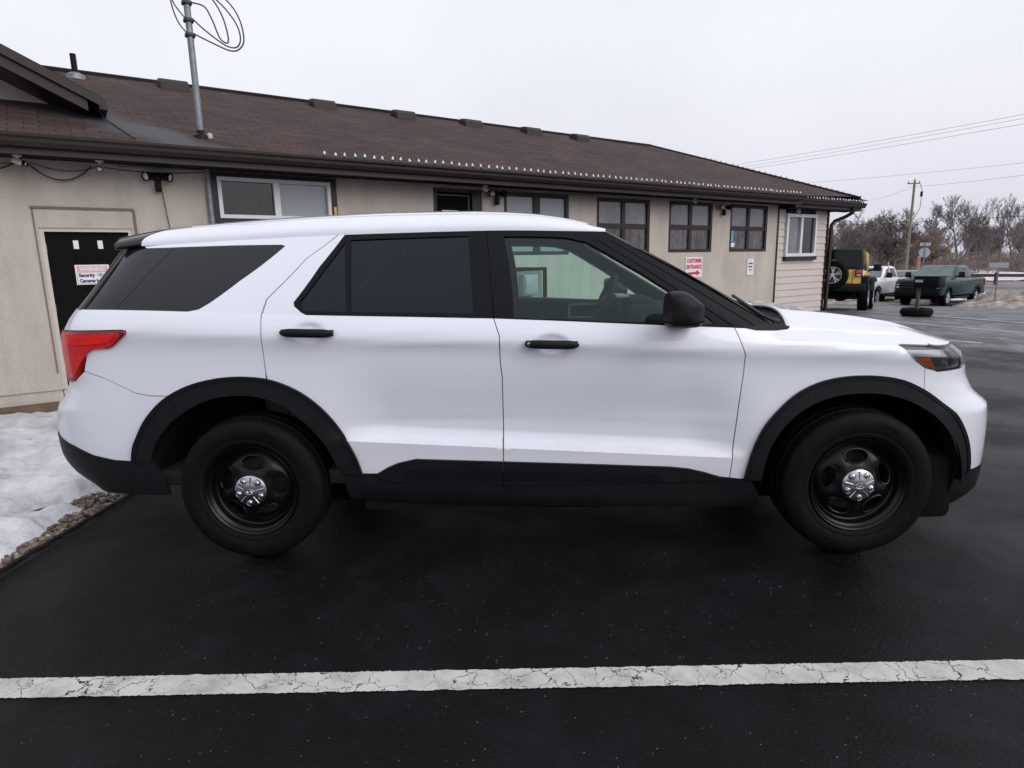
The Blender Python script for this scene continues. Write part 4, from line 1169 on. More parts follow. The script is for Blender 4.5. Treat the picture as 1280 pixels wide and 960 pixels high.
# --- head lamps
HLBASE = plain('headlamp_bowl', (.09, .095, .10), .3, metal=.4, var=.3, scale=25)
HL = [(3.175, 1.056), (3.33, 1.050), (3.50, 1.046), (3.78, 1.035), (3.79, .935), (3.60, .928), (3.42, .927), (3.338, .944), (3.262, .987)]
hl = both('headlight', lower, HL, HLBASE, h=.02, off=-.028, thick=.01)
both('reflector', lower, [(3.200, 1.046), (3.54, 1.038), (3.54, .998), (3.275, .996)], MT['silver'], (hl[0], hl[1]), h=.02, off=-.018, thick=.008)
both('amber_reflector', lower, [(3.272, .990), (3.385, .986), (3.402, .958), (3.425, .938), (3.37, .945), (3.315, .962)], MT['amber'], (hl[0], hl[1]), h=.02, off=-.012, thick=.012)
both('reflector', lower, [(3.412, .984), (3.50, .984), (3.50, .976), (3.412, .976)], MT['chrome'], (hl[0], hl[1]), h=.02, off=-.010, thick=.01)
both('reflector', lower, [(3.43, .956), (3.50, .956), (3.50, .949), (3.43, .949)], MT['chrome'], (hl[0], hl[1]), h=.02, off=-.010, thick=.01)
both('projector', lower, arc(3.60, .985, .036, 0, 2*PI, 18)[:-1], MT['chrome'], (hl[0], hl[1]), h=.02, off=-.008, thick=.02)
both('lens', lower, HL, MT['lens'], (hl[0], hl[1]), h=.025, off=.001, thick=.0)
both('lamp_rim', lower, HL+shrink(HL, (3.45, .995), .955)[::-1], MT['gloss_black'], (hl[0], hl[1]), h=.02, off=.0015, thick=.004)
# --- greenhouse
frame_r = [(.128, 0), (.135, .19), (.171, .304), (.307, .702), (.490, 1.0), (.528, 1.0), (.393, .607), (.273, .156), (.279, .106), (.318, .028), (.342, 0)]
both('door_frame', green, [(s+g*.8, t) for s, t in frame_r[:5]]+frame_r[5:], MT['paint'], (rdoor[0], rdoor[1]), h=.025, sc=GS)
qp = [(-.237, 0), (-.189, .033), (-.15, .122), (-.042, .426), (.160, .885), (.130, .905), (-.155, .923), (-.55, .943), (-.80, .957), (-.83, 1.0), (.485, 1.0), (.303, .702), (.167, .304), (.131, .19), (.124, 0)]
both('rear_pillar', green, [(s-g*.8 if i >= 10 else s, t) for i, (s, t) in enumerate(qp)], MT['paint'], h=.03, sc=GS)
qw = [(-.243, .0), (-.192, .033), (-.154, .122), (-.046, .426), (.155, .885), (.125, .900), (-.155, .917), (-.62, .94), (-.62, .0)]
both('quarter_window', green, qw, MT['gloss_black'], h=.035, sc=GS, off=-.003)
rw = [(-.626, 0), (-.626, .938), (-.80, .950), (-.835, .993), (-.55-LR, .993), (-.55-LR, 0)]
both('rear_window', green, rw, MT['gloss_black'], h=.05, sc=GS, off=-.004)
RQ = [(.531, .905), (.419, .566), (.303, .157), (.309, .107), (.335, .050), (.535, .047)]
RGL = [(.562, .932), (1.188, .942), (1.150, .053), (.558, .048)]
wo = [(.528, 1.0), (.393, .607), (.273, .156), (.279, .106), (.318, .028), (.342, .003), (.796, .003), (1.244, .003), (1.274, .435), (1.325, 1.0)]
wt = both('window_trim', green, wo, MT['satin_black'], (rdoor[0], rdoor[1]), h=.03, sc=GS, holes=[RQ, RGL], off=.001, thick=.02)
both('window', green, shrink(RQ, (.43, .3), 1.03), MT['tint'], (rdoor[0], rdoor[1]), h=.05, sc=GS, off=-.006, thick=0)
both('window', green, shrink(RGL, (.86, .5), 1.02), MT['tint'], (rdoor[0], rdoor[1]), h=.05, sc=GS, off=-.006, thick=0)
FGL = [(1.456, .932), (1.912, .932), (2.06, .925), (2.20, .880), (2.256, .770), (2.315, .559), (2.335, .36), (2.338, .13), (2.330, .035), (1.873, .02), (1.345, .016)]
fo = [(1.329, 1.0), (1.709, 1.0), (2.376, 1.0), (2.60, 1.0), (2.60, .0), (2.449, .003), (1.875, .003), (1.249, .003), (1.278, .435)]
both('window_trim', green, fo, MT['satin_black'], (fdoor[0], fdoor[1]), h=.03, sc=GS, holes=[FGL], off=.001, thick=.03)
fw_ = both('window', green, shrink(FGL, (1.9, .5), 1.015), MT['clear'], (fdoor[0], fdoor[1]), h=.05, sc=GS, off=-.008, thick=0)
# dark seam down the A pillar
both('pillar_seal', green, [(2.345, .93), (2.362, .90), (2.395, .60), (2.405, .30), (2.405, .02), (2.392, .02), (2.392, .30), (2.382, .60), (2.35, .89)], MT['darkunder'], (fdoor[0], fdoor[1]), h=.03, sc=GS, off=.0022, thick=.002)
both('pillar_seal', green, [(2.478, .93), (2.49, .90), (2.512, .60), (2.517, .30), (2.517, .01), (2.507, .01), (2.507, .30), (2.502, .60), (2.48, .89)], MT['darkunder'], (fdoor[0], fdoor[1]), h=.03, sc=GS, off=.0022, thick=.002)
# --- inner shell (door cards, sill, wheel-well backing)
inn = [(-.95, .40), (-.95, 1.27)]+belt(-.93, 2.60, 20, -.012)+[(3.12, zbelt(3.12)-.03), (3.12, .95)]+arc(FWX, WZ, .545, math.acos((3.12-FWX)/.545), PI-asin_(.36, .545), 16)+[(2.50, .42), (.52, .42)]+arc(RWX, WZ, .545, asin_(.36, .545), PI-asin_(.42, .545), 20)
both('inner_panel', lower, inn, MT['interior'], h=.06, off=-.022, thick=0)
# --- top surfaces
def surf_obj(name, fn, nu, nv, material, parent=None, flip=False, close=False, thick=0):
    vs = []; fs = []
    for i in range(nu+1):
        for j in range(nv+1): vs.append(Vector(fn(i/nu, j/nv))-SO)
    for i in range(nu):
        for j in range(nv):
            a = i*(nv+1)+j; f = (a, a+1, a+nv+2, a+nv+1); fs.append(f[::-1] if flip else f)
    me = bpy.data.meshes.new(name); me.from_pydata(vs, [], fs); me.materials.append(material)
    me.polygons.foreach_set('use_smooth', [True]*len(fs))
    o = bpy.data.objects.new(name, me); COL.objects.link(o); o.parent = parent or suv
    if thick:
        md = o.modifiers.new('Solidify', 'SOLIDIFY'); md.thickness = thick; md.offset = -1
    return o
zc = pchip([-.9, -.65, -.45, -.2, .24, .7, 1.1, 1.4, 1.55, 1.68, 1.80, 1.88, 2.0], [1.672, 1.700, 1.722, 1.740, 1.762, 1.773, 1.770, 1.753, 1.733, 1.698, 1.655, 1.632, 1.61])
MS = 2.5
def roofpt(x_edge_u, vv, xr, xf):
    """vv 0..2 across"""
    m = vv if vv <= 1 else 2-vv
    a = m*PI/2; Sv = math.sin(a)**(2/MS) if a > 0 else 0; Cv = max(0, math.cos(a))**(2/MS)
    yl = 1-Cv
    xr_ = xr[0]+(xr[1]-xr[0])*min(1, yl*5)-(.10*yl if len(xr) > 2 else 0); xf_ = xf+.06*(1-(1-yl)**1.5)
    x = xr_+(xf_-xr_)*x_edge_u
    xe = xr[0]+(xf-xr[0])*x_edge_u
    y0 = ytop(xe); z0 = zrail(xe)
    y = y0+(1-y0)*yl; z = z0+(zc(x)-z0)*Sv
    return (x, y if vv <= 1 else 2-y, z)
surf_obj('roof', lambda u, v: roofpt(u, 2*v, (-.555, -.47), 1.80), 60, 60, MT['paint'], flip=True)
surf_obj('headliner', lambda u, v: (lambda p: (p[0], p[1], p[2]-.035))(roofpt(u*.94+.03, .08+1.84*v, (-.55, -.5), 1.78)), 14, 24, MT['interior_light'])
# roof ditch seam
for sgn in (0, 1):
    mb = MB(); P_ = []
    for i in range(40):
        q = roofpt(.06+.9*i/39, .42 if sgn == 0 else 1.58, (-.555, -.47), 1.80); P_.append(Vector((q[0], q[1], q[2]+.001))-SO)
    mb.tube(P_, .004, 4); mb.build('roof_seam', MT['paint'], suv)
# spoiler
def spo(u, v):
    p = roofpt(u, 2*v, (-.93, -.93, 1), -.548); p2 = roofpt(1, 2*v, (-.93, -.93, 1), -.548)
    m = 2*v if v <= .5 else 2-2*v
    a_ = m*PI/2; yl_ = 1-max(0, math.cos(a_))**(2/MS); t = min(1, yl_*5)
    xe = -.558+.085*t
    xx = -.70-.06*m; x = xx+(xe-xx)*u
    q = roofpt(0, 2*v, (x-.085*t*0, x), 1.80)
    return (x, q[1]-(0 if v <= .5 else 0), q[2]-.012*(1-u)**2)
surf_obj('spoiler', spo, 10, 48, MT['gloss_black'], flip=True, thick=.03)
# windscreen
def ws(u, v):
    m = 2*v if v <= .5 else 2-2*v
    b0 = Vector(green(2.60, 0.0)); t0 = Vector(green(2.60, 1.0))
    k = 1-(1-m)**1.5
    B = Vector((b0.x+.10*k, b0.y+(1-b0.y)*m, b0.z+.055*k)); zt = t0.z+(1.637-t0.z)*(1-(1-m)**MS)**(1/MS)-.0
    T = Vector((t0.x+.06*k, t0.y+(1-t0.y)*m, zt))
    p = B+(T-B)*u
    p.z += .015*4*u*(1-u)
    return (p.x, p.y if v <= .5 else 2-p.y, p.z)
surf_obj('windscreen', ws, 16, 40, MT['shield'])
# cowl: black tray between the windscreen foot and the bonnet
def bonnet_rear(m):
    e = Vector(lower(2.655, zbelt(2.655)))
    k = 1-(1-m)**2.2
    return Vector((e.x+.14*k, e.y+(1-e.y)*m, e.z+.050*k+.012*math.sin(PI*m)*0))
def cowl(u, v):
    m = 2*v if v <= .5 else 2-2*v
    a = Vector(ws(0, v if v <= .5 else 1-v)); a.z -= .004
    b = bonnet_rear(m)+Vector((.02, 0, -.012)); p = a+(b-a)*u; p.z -= .05*math.sin(PI*u)*min(1, m*5)
    return (p.x, p.y if v <= .5 else 2-p.y, p.z)
surf_obj('cowl', cowl, 8, 40, MT['blackplastic'])
both('cowl_corner', green, [(2.50, .0), (2.597, .0), (2.597, .05), (2.55, .03)], MT['blackplastic'], h=.02, sc=GS, off=.002)
both('cowl_corner', lower, [(2.45, zbelt(2.45)), (2.50, zbelt(2.50)-.010), (2.60, zbelt(2.6)-.012), (2.66, zbelt(2.66)-.006), (2.67, zbelt(2.67)+.006), (2.60, zbelt(2.6)+.02), (2.5, zbelt(2.5)+.012)], MT['blackplastic'], h=.02, off=.006)
# bonnet
def bon_edge(u):
    s = 2.655+(3.50-2.655)*u
    return Vector(lower(s, zbelt(s)-.020*sm(.6, 1, u)))
def bon_lip(m):
    s = 3.50+(XF0+LF-3.50)*m
    z = zbelt(3.50)-.020-.006*math.sin(min(1, m*2)*PI/2)-.012*m
    return Vector(lower(s, z))
CMX = pchip([2.75, 2.9, 3.10, 3.40, 3.69, 3.84, 3.9], [1.197, 1.188, 1.172, 1.131, 1.074, 1.036, 1.02])
def bon(u, v):
    m = 2*v if v <= .5 else 2-2*v
    A0, A1 = bonnet_rear(m), bon_lip(m); B0 = bon_edge(u)
    xc_ = bonnet_rear(1).x+(bon_lip(1).x-bonnet_rear(1).x)*u
    zc0, zc1 = bonnet_rear(1).z, bon_lip(1).z
    fz = CMX(xc_); k0 = CMX(bonnet_rear(1).x); k1 = CMX(bon_lip(1).x)
    zz = fz+(zc0-k0)*(1-u)+(zc1-k1)*u
    B1 = Vector((xc_, 1.0, zz))
    P = A0*(1-u)+A1*u+B0*(1-m)+B1*m-(bonnet_rear(0)*(1-u)*(1-m)+bon_lip(0)*u*(1-m)+bonnet_rear(1)*(1-u)*m+bon_lip(1)*u*m)
    # crown and the power crease
    P.z += .030*math.sin(PI*min(1, m*1.0))*(1-u*.85)*(1 if m < .5 else 1)*.8
    w = math.exp(-((m-.42)/.07)**2); P.z += .010*w*math.sin(PI*min(1, max(0, u)))
    return (P.x, P.y if v <= .5 else 2-P.y, P.z)
surf_obj('bonnet', bon, 44, 64, MT['paint'], flip=True, thick=.012)
# wiper
mb = MB(); p0 = Vector(ws(.02, .07)); p1 = Vector(ws(.10, .36))
mb.tube([p0-SO+Vector((.03, -.02, .0)), p0-SO+Vector((.0, .06, .022)), p1-SO+Vector((0, 0, .022))], .010, 6); mb.bbox(p0-SO+Vector((.02, -.03, -.015)), p0-SO+Vector((.055, .0, .012)), .008)
mb.build('wiper', MT['cable'], suv)
# underbody, well liners
mb = MB(); mb.box((-.30, .42, .165), (3.42, 1.58, .38)); mb.v = [tuple(Vector(p)-SO) for p in mb.v]; mb.build('underbody', MT['darkunder'], suv)
for a_, b_ in ((.085, .119), (1.881, 1.915)):
    mb = MB(); mb.box((.56, a_, .245), (2.47, b_, .42)); mb.v = [tuple(Vector(p)-SO) for p in mb.v]; mb.build('sill', MT['darkunder'], suv)
for cx in (RWX, FWX):
    for y0, y1 in ((.06, .46), (1.54, 1.94)):
        mb = MB(); n = 28; vs = []; fs = []
        for k in range(n+1):
            a = PI*k/n
            for y in (y0, y1): vs.append((cx+.52*math.cos(a)-SO.x, y-SO.y, WZ+.50*math.sin(a)))
        for k in range(n): fs.append((2*k, 2*k+1, 2*k+3, 2*k+2))
        yy = y1 if y0 < 1 else y0
        c = len(vs); vs.append((cx-SO.x, yy-SO.y, WZ))
        for k in range(n): fs.append((2*k+(1 if y0 < 1 else 0), 2*k+2+(1 if y0 < 1 else 0), c))
        mb.add(vs, fs, True); mb.build('wheel_well', MT['darkunder'], suv, angle=60)
mb = MB(); mb.box((3.15, .40, .30), (3.58, 1.60, 1.0)); mb.v = [tuple(Vector(p)-SO) for p in mb.v]; mb.build('front_bulkhead', MT['darkunder'], suv)
mb = MB(); mb.box((-.85, .35, .46), (-.52, 1.65, .95)); mb.v = [tuple(Vector(p)-SO) for p in mb.v]; mb.build('rear_bulkhead', MT['darkunder'], suv)
mb = MB(); mb.bbox((3.36, .11, .145), (3.56, 1.89, .50), .05); mb.v = [tuple(Vector(p)-SO) for p in mb.v]; mb.build('air_dam', MT['darkunder'], suv)
# handles
for k, ds in enumerate((rdoor, fdoor)):
    hx, hz = HANDLES[k]
    for m in (0, 1):
        d = ds[m]; y = prof(hx, hz)
        pts = []
        tilt = -.032
        for i in range(13):
            t = -1+2*i/12; pts.append(Vector((hx+.128*t, y-.026-.010*(1-t*t), hz+tilt*.128*t)))
        mb = MB(); n = 10; vs = []; fs = []
        for i, q in enumerate(pts):
            t = -1+2*i/12; r = .0215*(1-abs(t)**8*.75); ry = .013*(1-abs(t)**8*.7)
            for a in range(n):
                w = 2*PI*a/n; vs.append((q.x, q.y+ry*math.cos(w), q.z+r*math.sin(w)))
        for i in range(12):
            for a in range(n): fs.append((i*n+a, i*n+(a+1) % n, (i+1)*n+(a+1) % n, (i+1)*n+a))
        fs.append(tuple(range(n))); fs.append(tuple(12*n+a for a in range(n))[::-1])
        mb.add(vs, fs, True)
        for e in (-1, 1): mb.box((hx+e*.105-.018, y-.026, hz+tilt*e*.105-.014), (hx+e*.105+.018, y+.008, hz+tilt*e*.105+.014))
        mb.v = [((p[0]-SO.x), (p[1] if m == 0 else 2-p[1])-SO.y, p[2]) for p in mb.v]
        ho = mb.build('handle', MT['blackplastic'], d, angle=50)
        if k == 1:
            mb = MB(); mb.lathe([(.010, 0), (.010, .004), (.006, .005), (0, .004)], AX((hx-.108, y-.035, hz+.004), (0, -1, 0)), 14)
            mb.v = [((p[0]-SO.x), (p[1] if m == 0 else 2-p[1])-SO.y, p[2]) for p in mb.v]; mb.build('lock', MT['chrome'], d)
# mirrors
def mirror_bm():
    bm = bmesh.new()
    # hand-shaped housing: sections along y (outboard), each a rounded quad in x,z
    secs = [(-.02, (2.035, 2.185), (1.195, 1.300)), (-.07, (2.022, 2.207), (1.180, 1.335)), (-.13, (2.020, 2.200), (1.176, 1.345)), (-.19, (2.026, 2.170), (1.180, 1.340)), (-.225, (2.045, 2.125), (1.20, 1.315))]
    rings = []
    for y, (x0, x1), (z0, z1) in secs:
        ring = []; n = 20; xc, zc_ = (x0+x1)/2, (z0+z1)/2; hx, hz = (x1-x0)/2, (z1-z0)/2
        for k in range(n):
            a = 2*PI*k/n; c, s = math.cos(a), math.sin(a); e = .34
            px = xc+hx*math.copysign(abs(c)**e, c); pz = zc_+hz*math.copysign(abs(s)**e, s)
            if px > xc and pz > zc_: pz -= .75*(px-xc)*(pz-zc_)/hz   # top slopes down toward the nose
            ring.append(bm.verts.new((px, y, pz)))
        rings.append(ring)
    for i in range(len(rings)-1):
        for k in range(20): bm.faces.new((rings[i][k], rings[i][(k+1) % 20], rings[i+1][(k+1) % 20], rings[i+1][k]))
    bm.faces.new(rings[0]); bm.faces.new(rings[-1][::-1])
    bmesh.ops.recalc_face_normals(bm, faces=bm.faces)
    return bm
for m in (0, 1):
    mb = MB().frombm(mirror_bm(), True)
    f = lambda p: ((p[0]-SO.x), (p[1] if m == 0 else 2-p[1])-SO.y, p[2])
    mb.v = [f(p) for p in mb.v]; mo = mb.build('mirror', MT['blackplastic'], fdoor[m], angle=65)
    s_ = mo.modifiers.new('Subsurf', 'SUBSURF'); s_.levels = 1; s_.render_levels = 2
    mb = MB(); mb.bbox((2.06, -.04, 1.165), (2.20, .10, 1.215), .02); mb.v = [f(p) for p in mb.v]; mb.build('mirror_arm', MT['blackplastic'], fdoor[m])
    mb = MB(); mb.tube([(2.024, -.02, 1.205), (2.020, -.13, 1.203), (2.026, -.2, 1.205), (2.1, -.229, 1.206), (2.17, -.196, 1.206), (2.2, -.12, 1.206)], .0035, 5); mb.v = [f(p) for p in mb.v]; mb.build('mirror_seam', MT['darkunder'], fdoor[m])
# --- wheels (local: axis along Y, outer face at y=0)
def wheel(parent, loc, rot, spin):
    w = empty('wheel', loc); w.parent = parent; w.rotation_euler = (0, 0, rot)
    Mx = Matrix.Rotation(PI/2, 4, 'X')      # lathe Z -> -Y ; outer side is +Z before the turn
    prof_t = [(.232, -.020), (.240, -.008), (.252, .000), (.262, .0035), (.268, .002), (.272, .004), (.290, .0085), (.310, .010), (.330, .007), (.345, .000), (.353, -.006), (.357, -.0085)]
    mb = MB(); mb.lathe(prof_t+[(.3615, -.016)], Mx, 96)
    # tread with shoulder blocks and grooves
    n = 132; vs = []; fs = []
    rows = [(.3615, -.016, 0), (.368, -.030, 1), (.3705, -.060, 1), (.3635, -.066, 0), (.3635, -.074, 0), (.372, -.079, 0), (.372, -.118, 0), (.3635, -.122, 0), (.3635, -.132, 0), (.372, -.137, 0), (.372, -.178, 0), (.3635, -.183, 0), (.3635, -.19, 0), (.3705, -.195, 1), (.368, -.225, 1), (.355, -.245, 0), (.30, -.262, 0), (.235, -.25, 0)]
    for r, y, blk in rows:
        for k in range(n*2):
            a = 2*PI*k/(n*2); rr = r-(.0055 if (blk and k % 4 == 0) else 0)
            vs.append(Mx @ Vector((rr*math.cos(a), rr*math.sin(a), y)))
    nn = n*2
    for i in range(len(rows)-1):
        for k in range(nn): fs.append((i*nn+k, i*nn+(k+1) % nn, (i+1)*nn+(k+1) % nn, (i+1)*nn+k))
    mb.add(vs, fs, True)
    # faint raised sidewall bars
    for a0, cnt, st in ((1.0, 12, .030), (4.1, 12, .030), (2.7, 5, .05), (5.8, 5, .05)):
        for k in range(cnt):
            a = a0+st*k; c, s = math.cos(a), math.sin(a); d = .007
            q = []
            for r in (.302, .322):
                for e in (-d, d): q.append(Mx @ Vector((r*c-e*s, r*s+e*c, .0108)))
            mb.add(q, [(0, 1, 3, 2)])
    ty = mb.build('tyre', MT['rubber'], w, angle=40, recalc=True)
    # rim
    mb = MB(); mb.lathe([(.234, -.020), (.236, -.004), (.233, .000), (.228, -.002), (.224, -.014), (.219, -.022), (.213, -.024), (.209, -.034), (.203, -.052), (.196, -.060), (.192, -.0605)], Mx, 72)
    yd = pchip([0, .05, .085, .11, .135, .16, .18, .1925], [-.012, -.012, -.016, -.026, -.034, -.040, -.052, -.0605])
    def dish(x, z):
        r = math.hypot(x, z); h = yd(r)
        a = math.atan2(z, x)+spin
        # spokes stand proud between the openings
        ph = math.cos(5*(a-PI/2))
        h += .010*max(0, -ph)*math.exp(-((r-.135)/.035)**2)
        return (x, -h, z)
    holes = []
    for k in range(5):
        c = PI/2+2*PI*k/5-spin; P_ = []
        for i in range(20):
            w_ = 2*PI*i/20; rr = .141+.034*math.copysign(abs(math.sin(w_))**.75, math.sin(w_)); da = .40*math.copysign(abs(math.cos(w_))**.8, math.cos(w_))*(1 if rr > .12 else .8)
            P_.append((rr*math.cos(c+da), rr*math.sin(c+da)))
        holes.append(P_)
    outer = [(.1925*math.cos(2*PI*i/72), .1925*math.sin(2*PI*i/72)) for i in range(72)]
    dd = patch_data(dish, outer, h=.012, thick=.03, holes=holes)
    P2 = [Vector(p) for p in dd[0]]
    mb2 = MB(); mb2.add(P2, dd[2], True)
    mb.add([tuple(p) for p in P2], dd[2], True)
    # pressed lips round the openings
    for hpoly in holes:
        ring = [dish(x*1.0, z*1.0) for x, z in hpoly]; ring = [Vector(q)+Vector((0, -.001, 0)) for q in ring]
        mb.tube(ring+[ring[0]], .0055, 6, caps=False)
    rim = mb.build('rim', MT['rimblack'], w, angle=50)
    mb = MB(); mb.lathe([(.232, -.03), (.205, -.20), (.205, -.25)], Mx, 48); mb.build('barrel', MT['rimblack'], w)
    mb = MB(); mb.lathe([(.165, -.115), (.165, -.125), (0, -.125)], Mx, 40); mb.lathe([(.165, -.112), (.07, -.112)], Mx, 40); mb.build('brake_disc', plain('rusty_disc', (.05, .042, .038), .5, metal=.5, var=.3), w)
    mb = MB(); mb.bbox((-.19, .075, -.09), (-.10, .16, .09), .02); mb.build('caliper', MT['darkunder'], w)
    # bright centre cap
    mb = MB(); mb.lathe([(.0815, -.030), (.0825, -.012), (.080, -.004), (.072, .0015), (.055, .004), (.038, .0075), (.025, .010), (0, .0115)], Mx, 60)
    for k in range(5):
        a = PI/2-2*PI*(k+.5)/5-spin*1.0+PI/5*0; c, s = math.cos(a), math.sin(a)
        M_ = Mx @ Matrix.Translation((.0585*c, .0585*s, .0025))
        mb.lathe([(.0195, -.002), (.0175, .0022), (.0150, .0005), (.0125, .0015), (.0120, .0075), (.0085, .0105), (0, .0115)], M_, 18)
        # raised ribs from the centre oval toward the rim
        a2 = a+PI/5; c2, s2 = math.cos(a2), math.sin(a2)
        mb.tube([Mx @ Vector((.030*c2, .030*s2, .0075)), Mx @ Vector((.072*c2, .072*s2, .001))], [.003, .005], 8)
    cap = mb.build('hub_cap', MT['chrome'], w, angle=30)
    mb = MB(); mb.tube([Mx @ Vector((.022*math.cos(2*PI*i/28), .013*math.sin(2*PI*i/28), .0115)) for i in range(29)], .0016, 5, caps=False)
    mb.tube([Mx @ Vector((x, .004*math.sin(x*330), .0125)) for x in [-.014+.002*i for i in range(15)]], .0013, 4)
    mb.build('oval_emblem', MT['chrome'], w)
    return w
wheel(suv, (RWX-SO.x, .022-SO.y, WZ), 0, .10)
wheel(suv, (FWX-SO.x, .022-SO.y, WZ), 0, -.06)
wheel(suv, (RWX-SO.x, 1.978-SO.y, WZ), PI, .5)
wheel(suv, (FWX-SO.x, 1.978-SO.y, WZ), PI, .3)
# --- interior
def inbox(name, boxes, m, r=.03):
    mb = MB()
    for a, b in boxes: mb.bbox(tuple(Vector(a)-SO), tuple(Vector(b)-SO), r)
    return mb.build(name, m, suv, angle=60)
inbox('dashboard', [((2.12, .16, .85), (2.62, 1.84, 1.135)), ((2.05, 1.12, 1.05), (2.40, 1.62, 1.195)), ((2.25, .2, 1.10), (2.68, 1.8, 1.155))], MT['interior'], .05)
inbox('centre_console', [((1.35, .88, .45), (2.25, 1.12, .86))], MT['interior'])
inbox('floor_pan', [((-.8, .14, .36), (2.6, 1.86, .44))], MT['interior'], .01)
for y in (.55, 1.45):
    inbox('seat', [((1.12, y-.25, .44), (1.62, y+.25, .72)), ((.98, y-.25, .62), (1.16, y+.25, 1.25)), ((.97, y-.13, 1.27), (1.07, y+.13, 1.45))], MT['interior'], .05)
inbox('rear_bench', [((.10, .25, .44), (.62, 1.75, .74)), ((.0, .25, .65), (.17, 1.75, 1.28))], MT['interior'], .05)
st = empty('steering_wheel', tuple(Vector((1.93, 1.38, 1.205))-SO)); st.parent = suv
Ms = AX((0, 0, 0), (-.90, 0, .42))
mb = MB(); mb.tube([Ms @ Vector((.185*math.cos(2*PI*i/40), .185*math.sin(2*PI*i/40), 0)) for i in range(41)], .017, 10, caps=False)
mb.build('rim', MT['interior'], st)
mb = MB()
for a in (0, PI, PI*1.5): mb.tube([Ms @ Vector((.04*math.cos(a), .04*math.sin(a), -.03)), Ms @ Vector((.18*math.cos(a), .18*math.sin(a), 0))], [.03, .016], 8)
mb.lathe([(.075, -.06), (.075, -.02), (.05, .0), (0, .005)], Ms, 20); mb.build('spokes', MT['interior'], st)
# far door card: armrest and pull with a bright handle surround
mb = MB(); y1 = 1.885
for a, b in [((1.72, y1-.02, 1.055), (1.735, y1, 1.155)), ((1.94, y1-.02, 1.055), (1.955, y1, 1.155)), ((1.72, y1-.02, 1.145), (1.955, y1, 1.158)), ((1.72, y1-.02, 1.05), (1.955, y1, 1.062))]: mb.box(tuple(Vector(a)-SO), tuple(Vector(b)-SO))
mb.build('door_pull', MT['silver'], suv)
inbox('gauge_hood', [((2.06, 1.18, 1.17), (2.24, 1.58, 1.24))], MT['interior'], .04)
mb = MB(); mb.bbox(tuple(Vector((2.0, 1.30, 1.225))-SO), tuple(Vector((2.10, 1.62, 1.245))-SO), .008); mb.build('papers', MT['signwhite'], suv)
# ------------------------------------------------------------------ things further off
def atD(px, D, z=None):
    """world point on the ground at image column px and camera depth D (used once to survey where each thing stands)"""
    fx, fy, fz = -.026347, .981019, -.192114; rx_, ry_, rz2 = .999556, .023183, -.018699; ux, uy, uz = .013890, .192522, .981194
    k = (px-640)/780; best = None
    # walk along the ray's vertical plane: choose v so that the point sits on the ground
    v = 0.0
    for _ in range(30):
        x = CAM[0]+D*(fx+rx_*k+ux*v); y = CAM[1]+D*(fy+ry_*k+uy*v); zz = CAM[2]+D*(fz+rz2*k+uz*v)
        t = gh(x, y) if z is None else z
        v += (t-zz)/(D*uz)
    return Vector((x, y, t))
CHROMEISH = plain('bright_wheel_alloy', (.42, .42, .45), .35, metal=.7, var=.15, scale=14)
GLASSDK = plain('dark_vehicle_glass', (.008, .009, .010), .08, spec=.25, var=.2)
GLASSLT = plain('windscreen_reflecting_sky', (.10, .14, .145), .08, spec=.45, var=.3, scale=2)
def simple_wheel(parent, x, y, z, r, w, side, alloy=CHROMEISH, spokes=6):
    t = empty('wheel', (x, y, z)); t.parent = parent
    M = Matrix.Rotation(PI/2*(-1 if side < 0 else 1), 4, 'X')
    mb = MB(); mb.lathe([(r*.62, -.02), (r*.66, .0), (r*.9, .0), (r*.98, -.03), (r, -.06), (r, -w+.05), (r*.95, -w), (r*.6, -w)], M, 40)
    n = 40; vs = []; fs = []
    for k in range(n):
        for e in (0, 1):
            a = 2*PI*(k+.45*e)/n
            for h in (-.02, -.07): vs.append(M @ Vector((r*1.012*math.cos(a), r*1.012*math.sin(a), h)))
        b = 4*k; fs.append((b, b+1, b+3, b+2))
    mb.add(vs, fs)
    mb.build('tyre', MT['rubber'], t, angle=40)
    mb = MB(); mb.lathe([(r*.63, -.03), (r*.61, -.005), (r*.56, -.03), (r*.54, -.09)], M, 36)
    mb.lathe([(r*.16, -.06), (r*.15, -.005), (r*.08, .0), (0, .0)], M, 20)
    for k in range(spokes):
        a = 2*PI*k/spokes+.3; c, s = math.cos(a), math.sin(a)
        for e in (-.16, .16):
            mb.tube([M @ Vector((r*.1*c, r*.1*s, -.015)), M @ Vector((r*.57*math.cos(a+e), r*.57*math.sin(a+e), -.03))], r*.055, 5)
    mb.build('rim', alloy, t)
    mb = MB(); mb.lathe([(r*.56, -.10), (0, -.10)], M, 24); mb.build('hub_back', MT['darkunder'], t)
    return t
def arch_poly(pts, wheels, r, z0):
    """bottom edge of a side outline from rear to front with wheel-arch notches"""
    out = []
    for cx, cz in wheels:
        a = math.asin(max(-1, min(1, (z0-cz)/r)))
        out += [(cx+r*math.cos(t), cz+r*math.sin(t)) for t in [PI-a+(-PI+2*a)*i/14 for i in range(15)]]
    return out
def side_patch(root, name, poly, m, yfun, parent=None, off=.006):
    """flat window on both flanks following the body's taper"""
    for sgn in (-1, 1):
        mb = MB(); ring = [(x, sgn*(yfun(z)+off), z) for x, z in poly]
        mb.capfan(ring, False); mb.build(name, m, parent or root, recalc=False)
def quad(root, name, P, m, parent=None):
    mb = MB(); mb.add(P, [tuple(range(len(P)))]); return mb.build(name, m, parent or root, recalc=False)
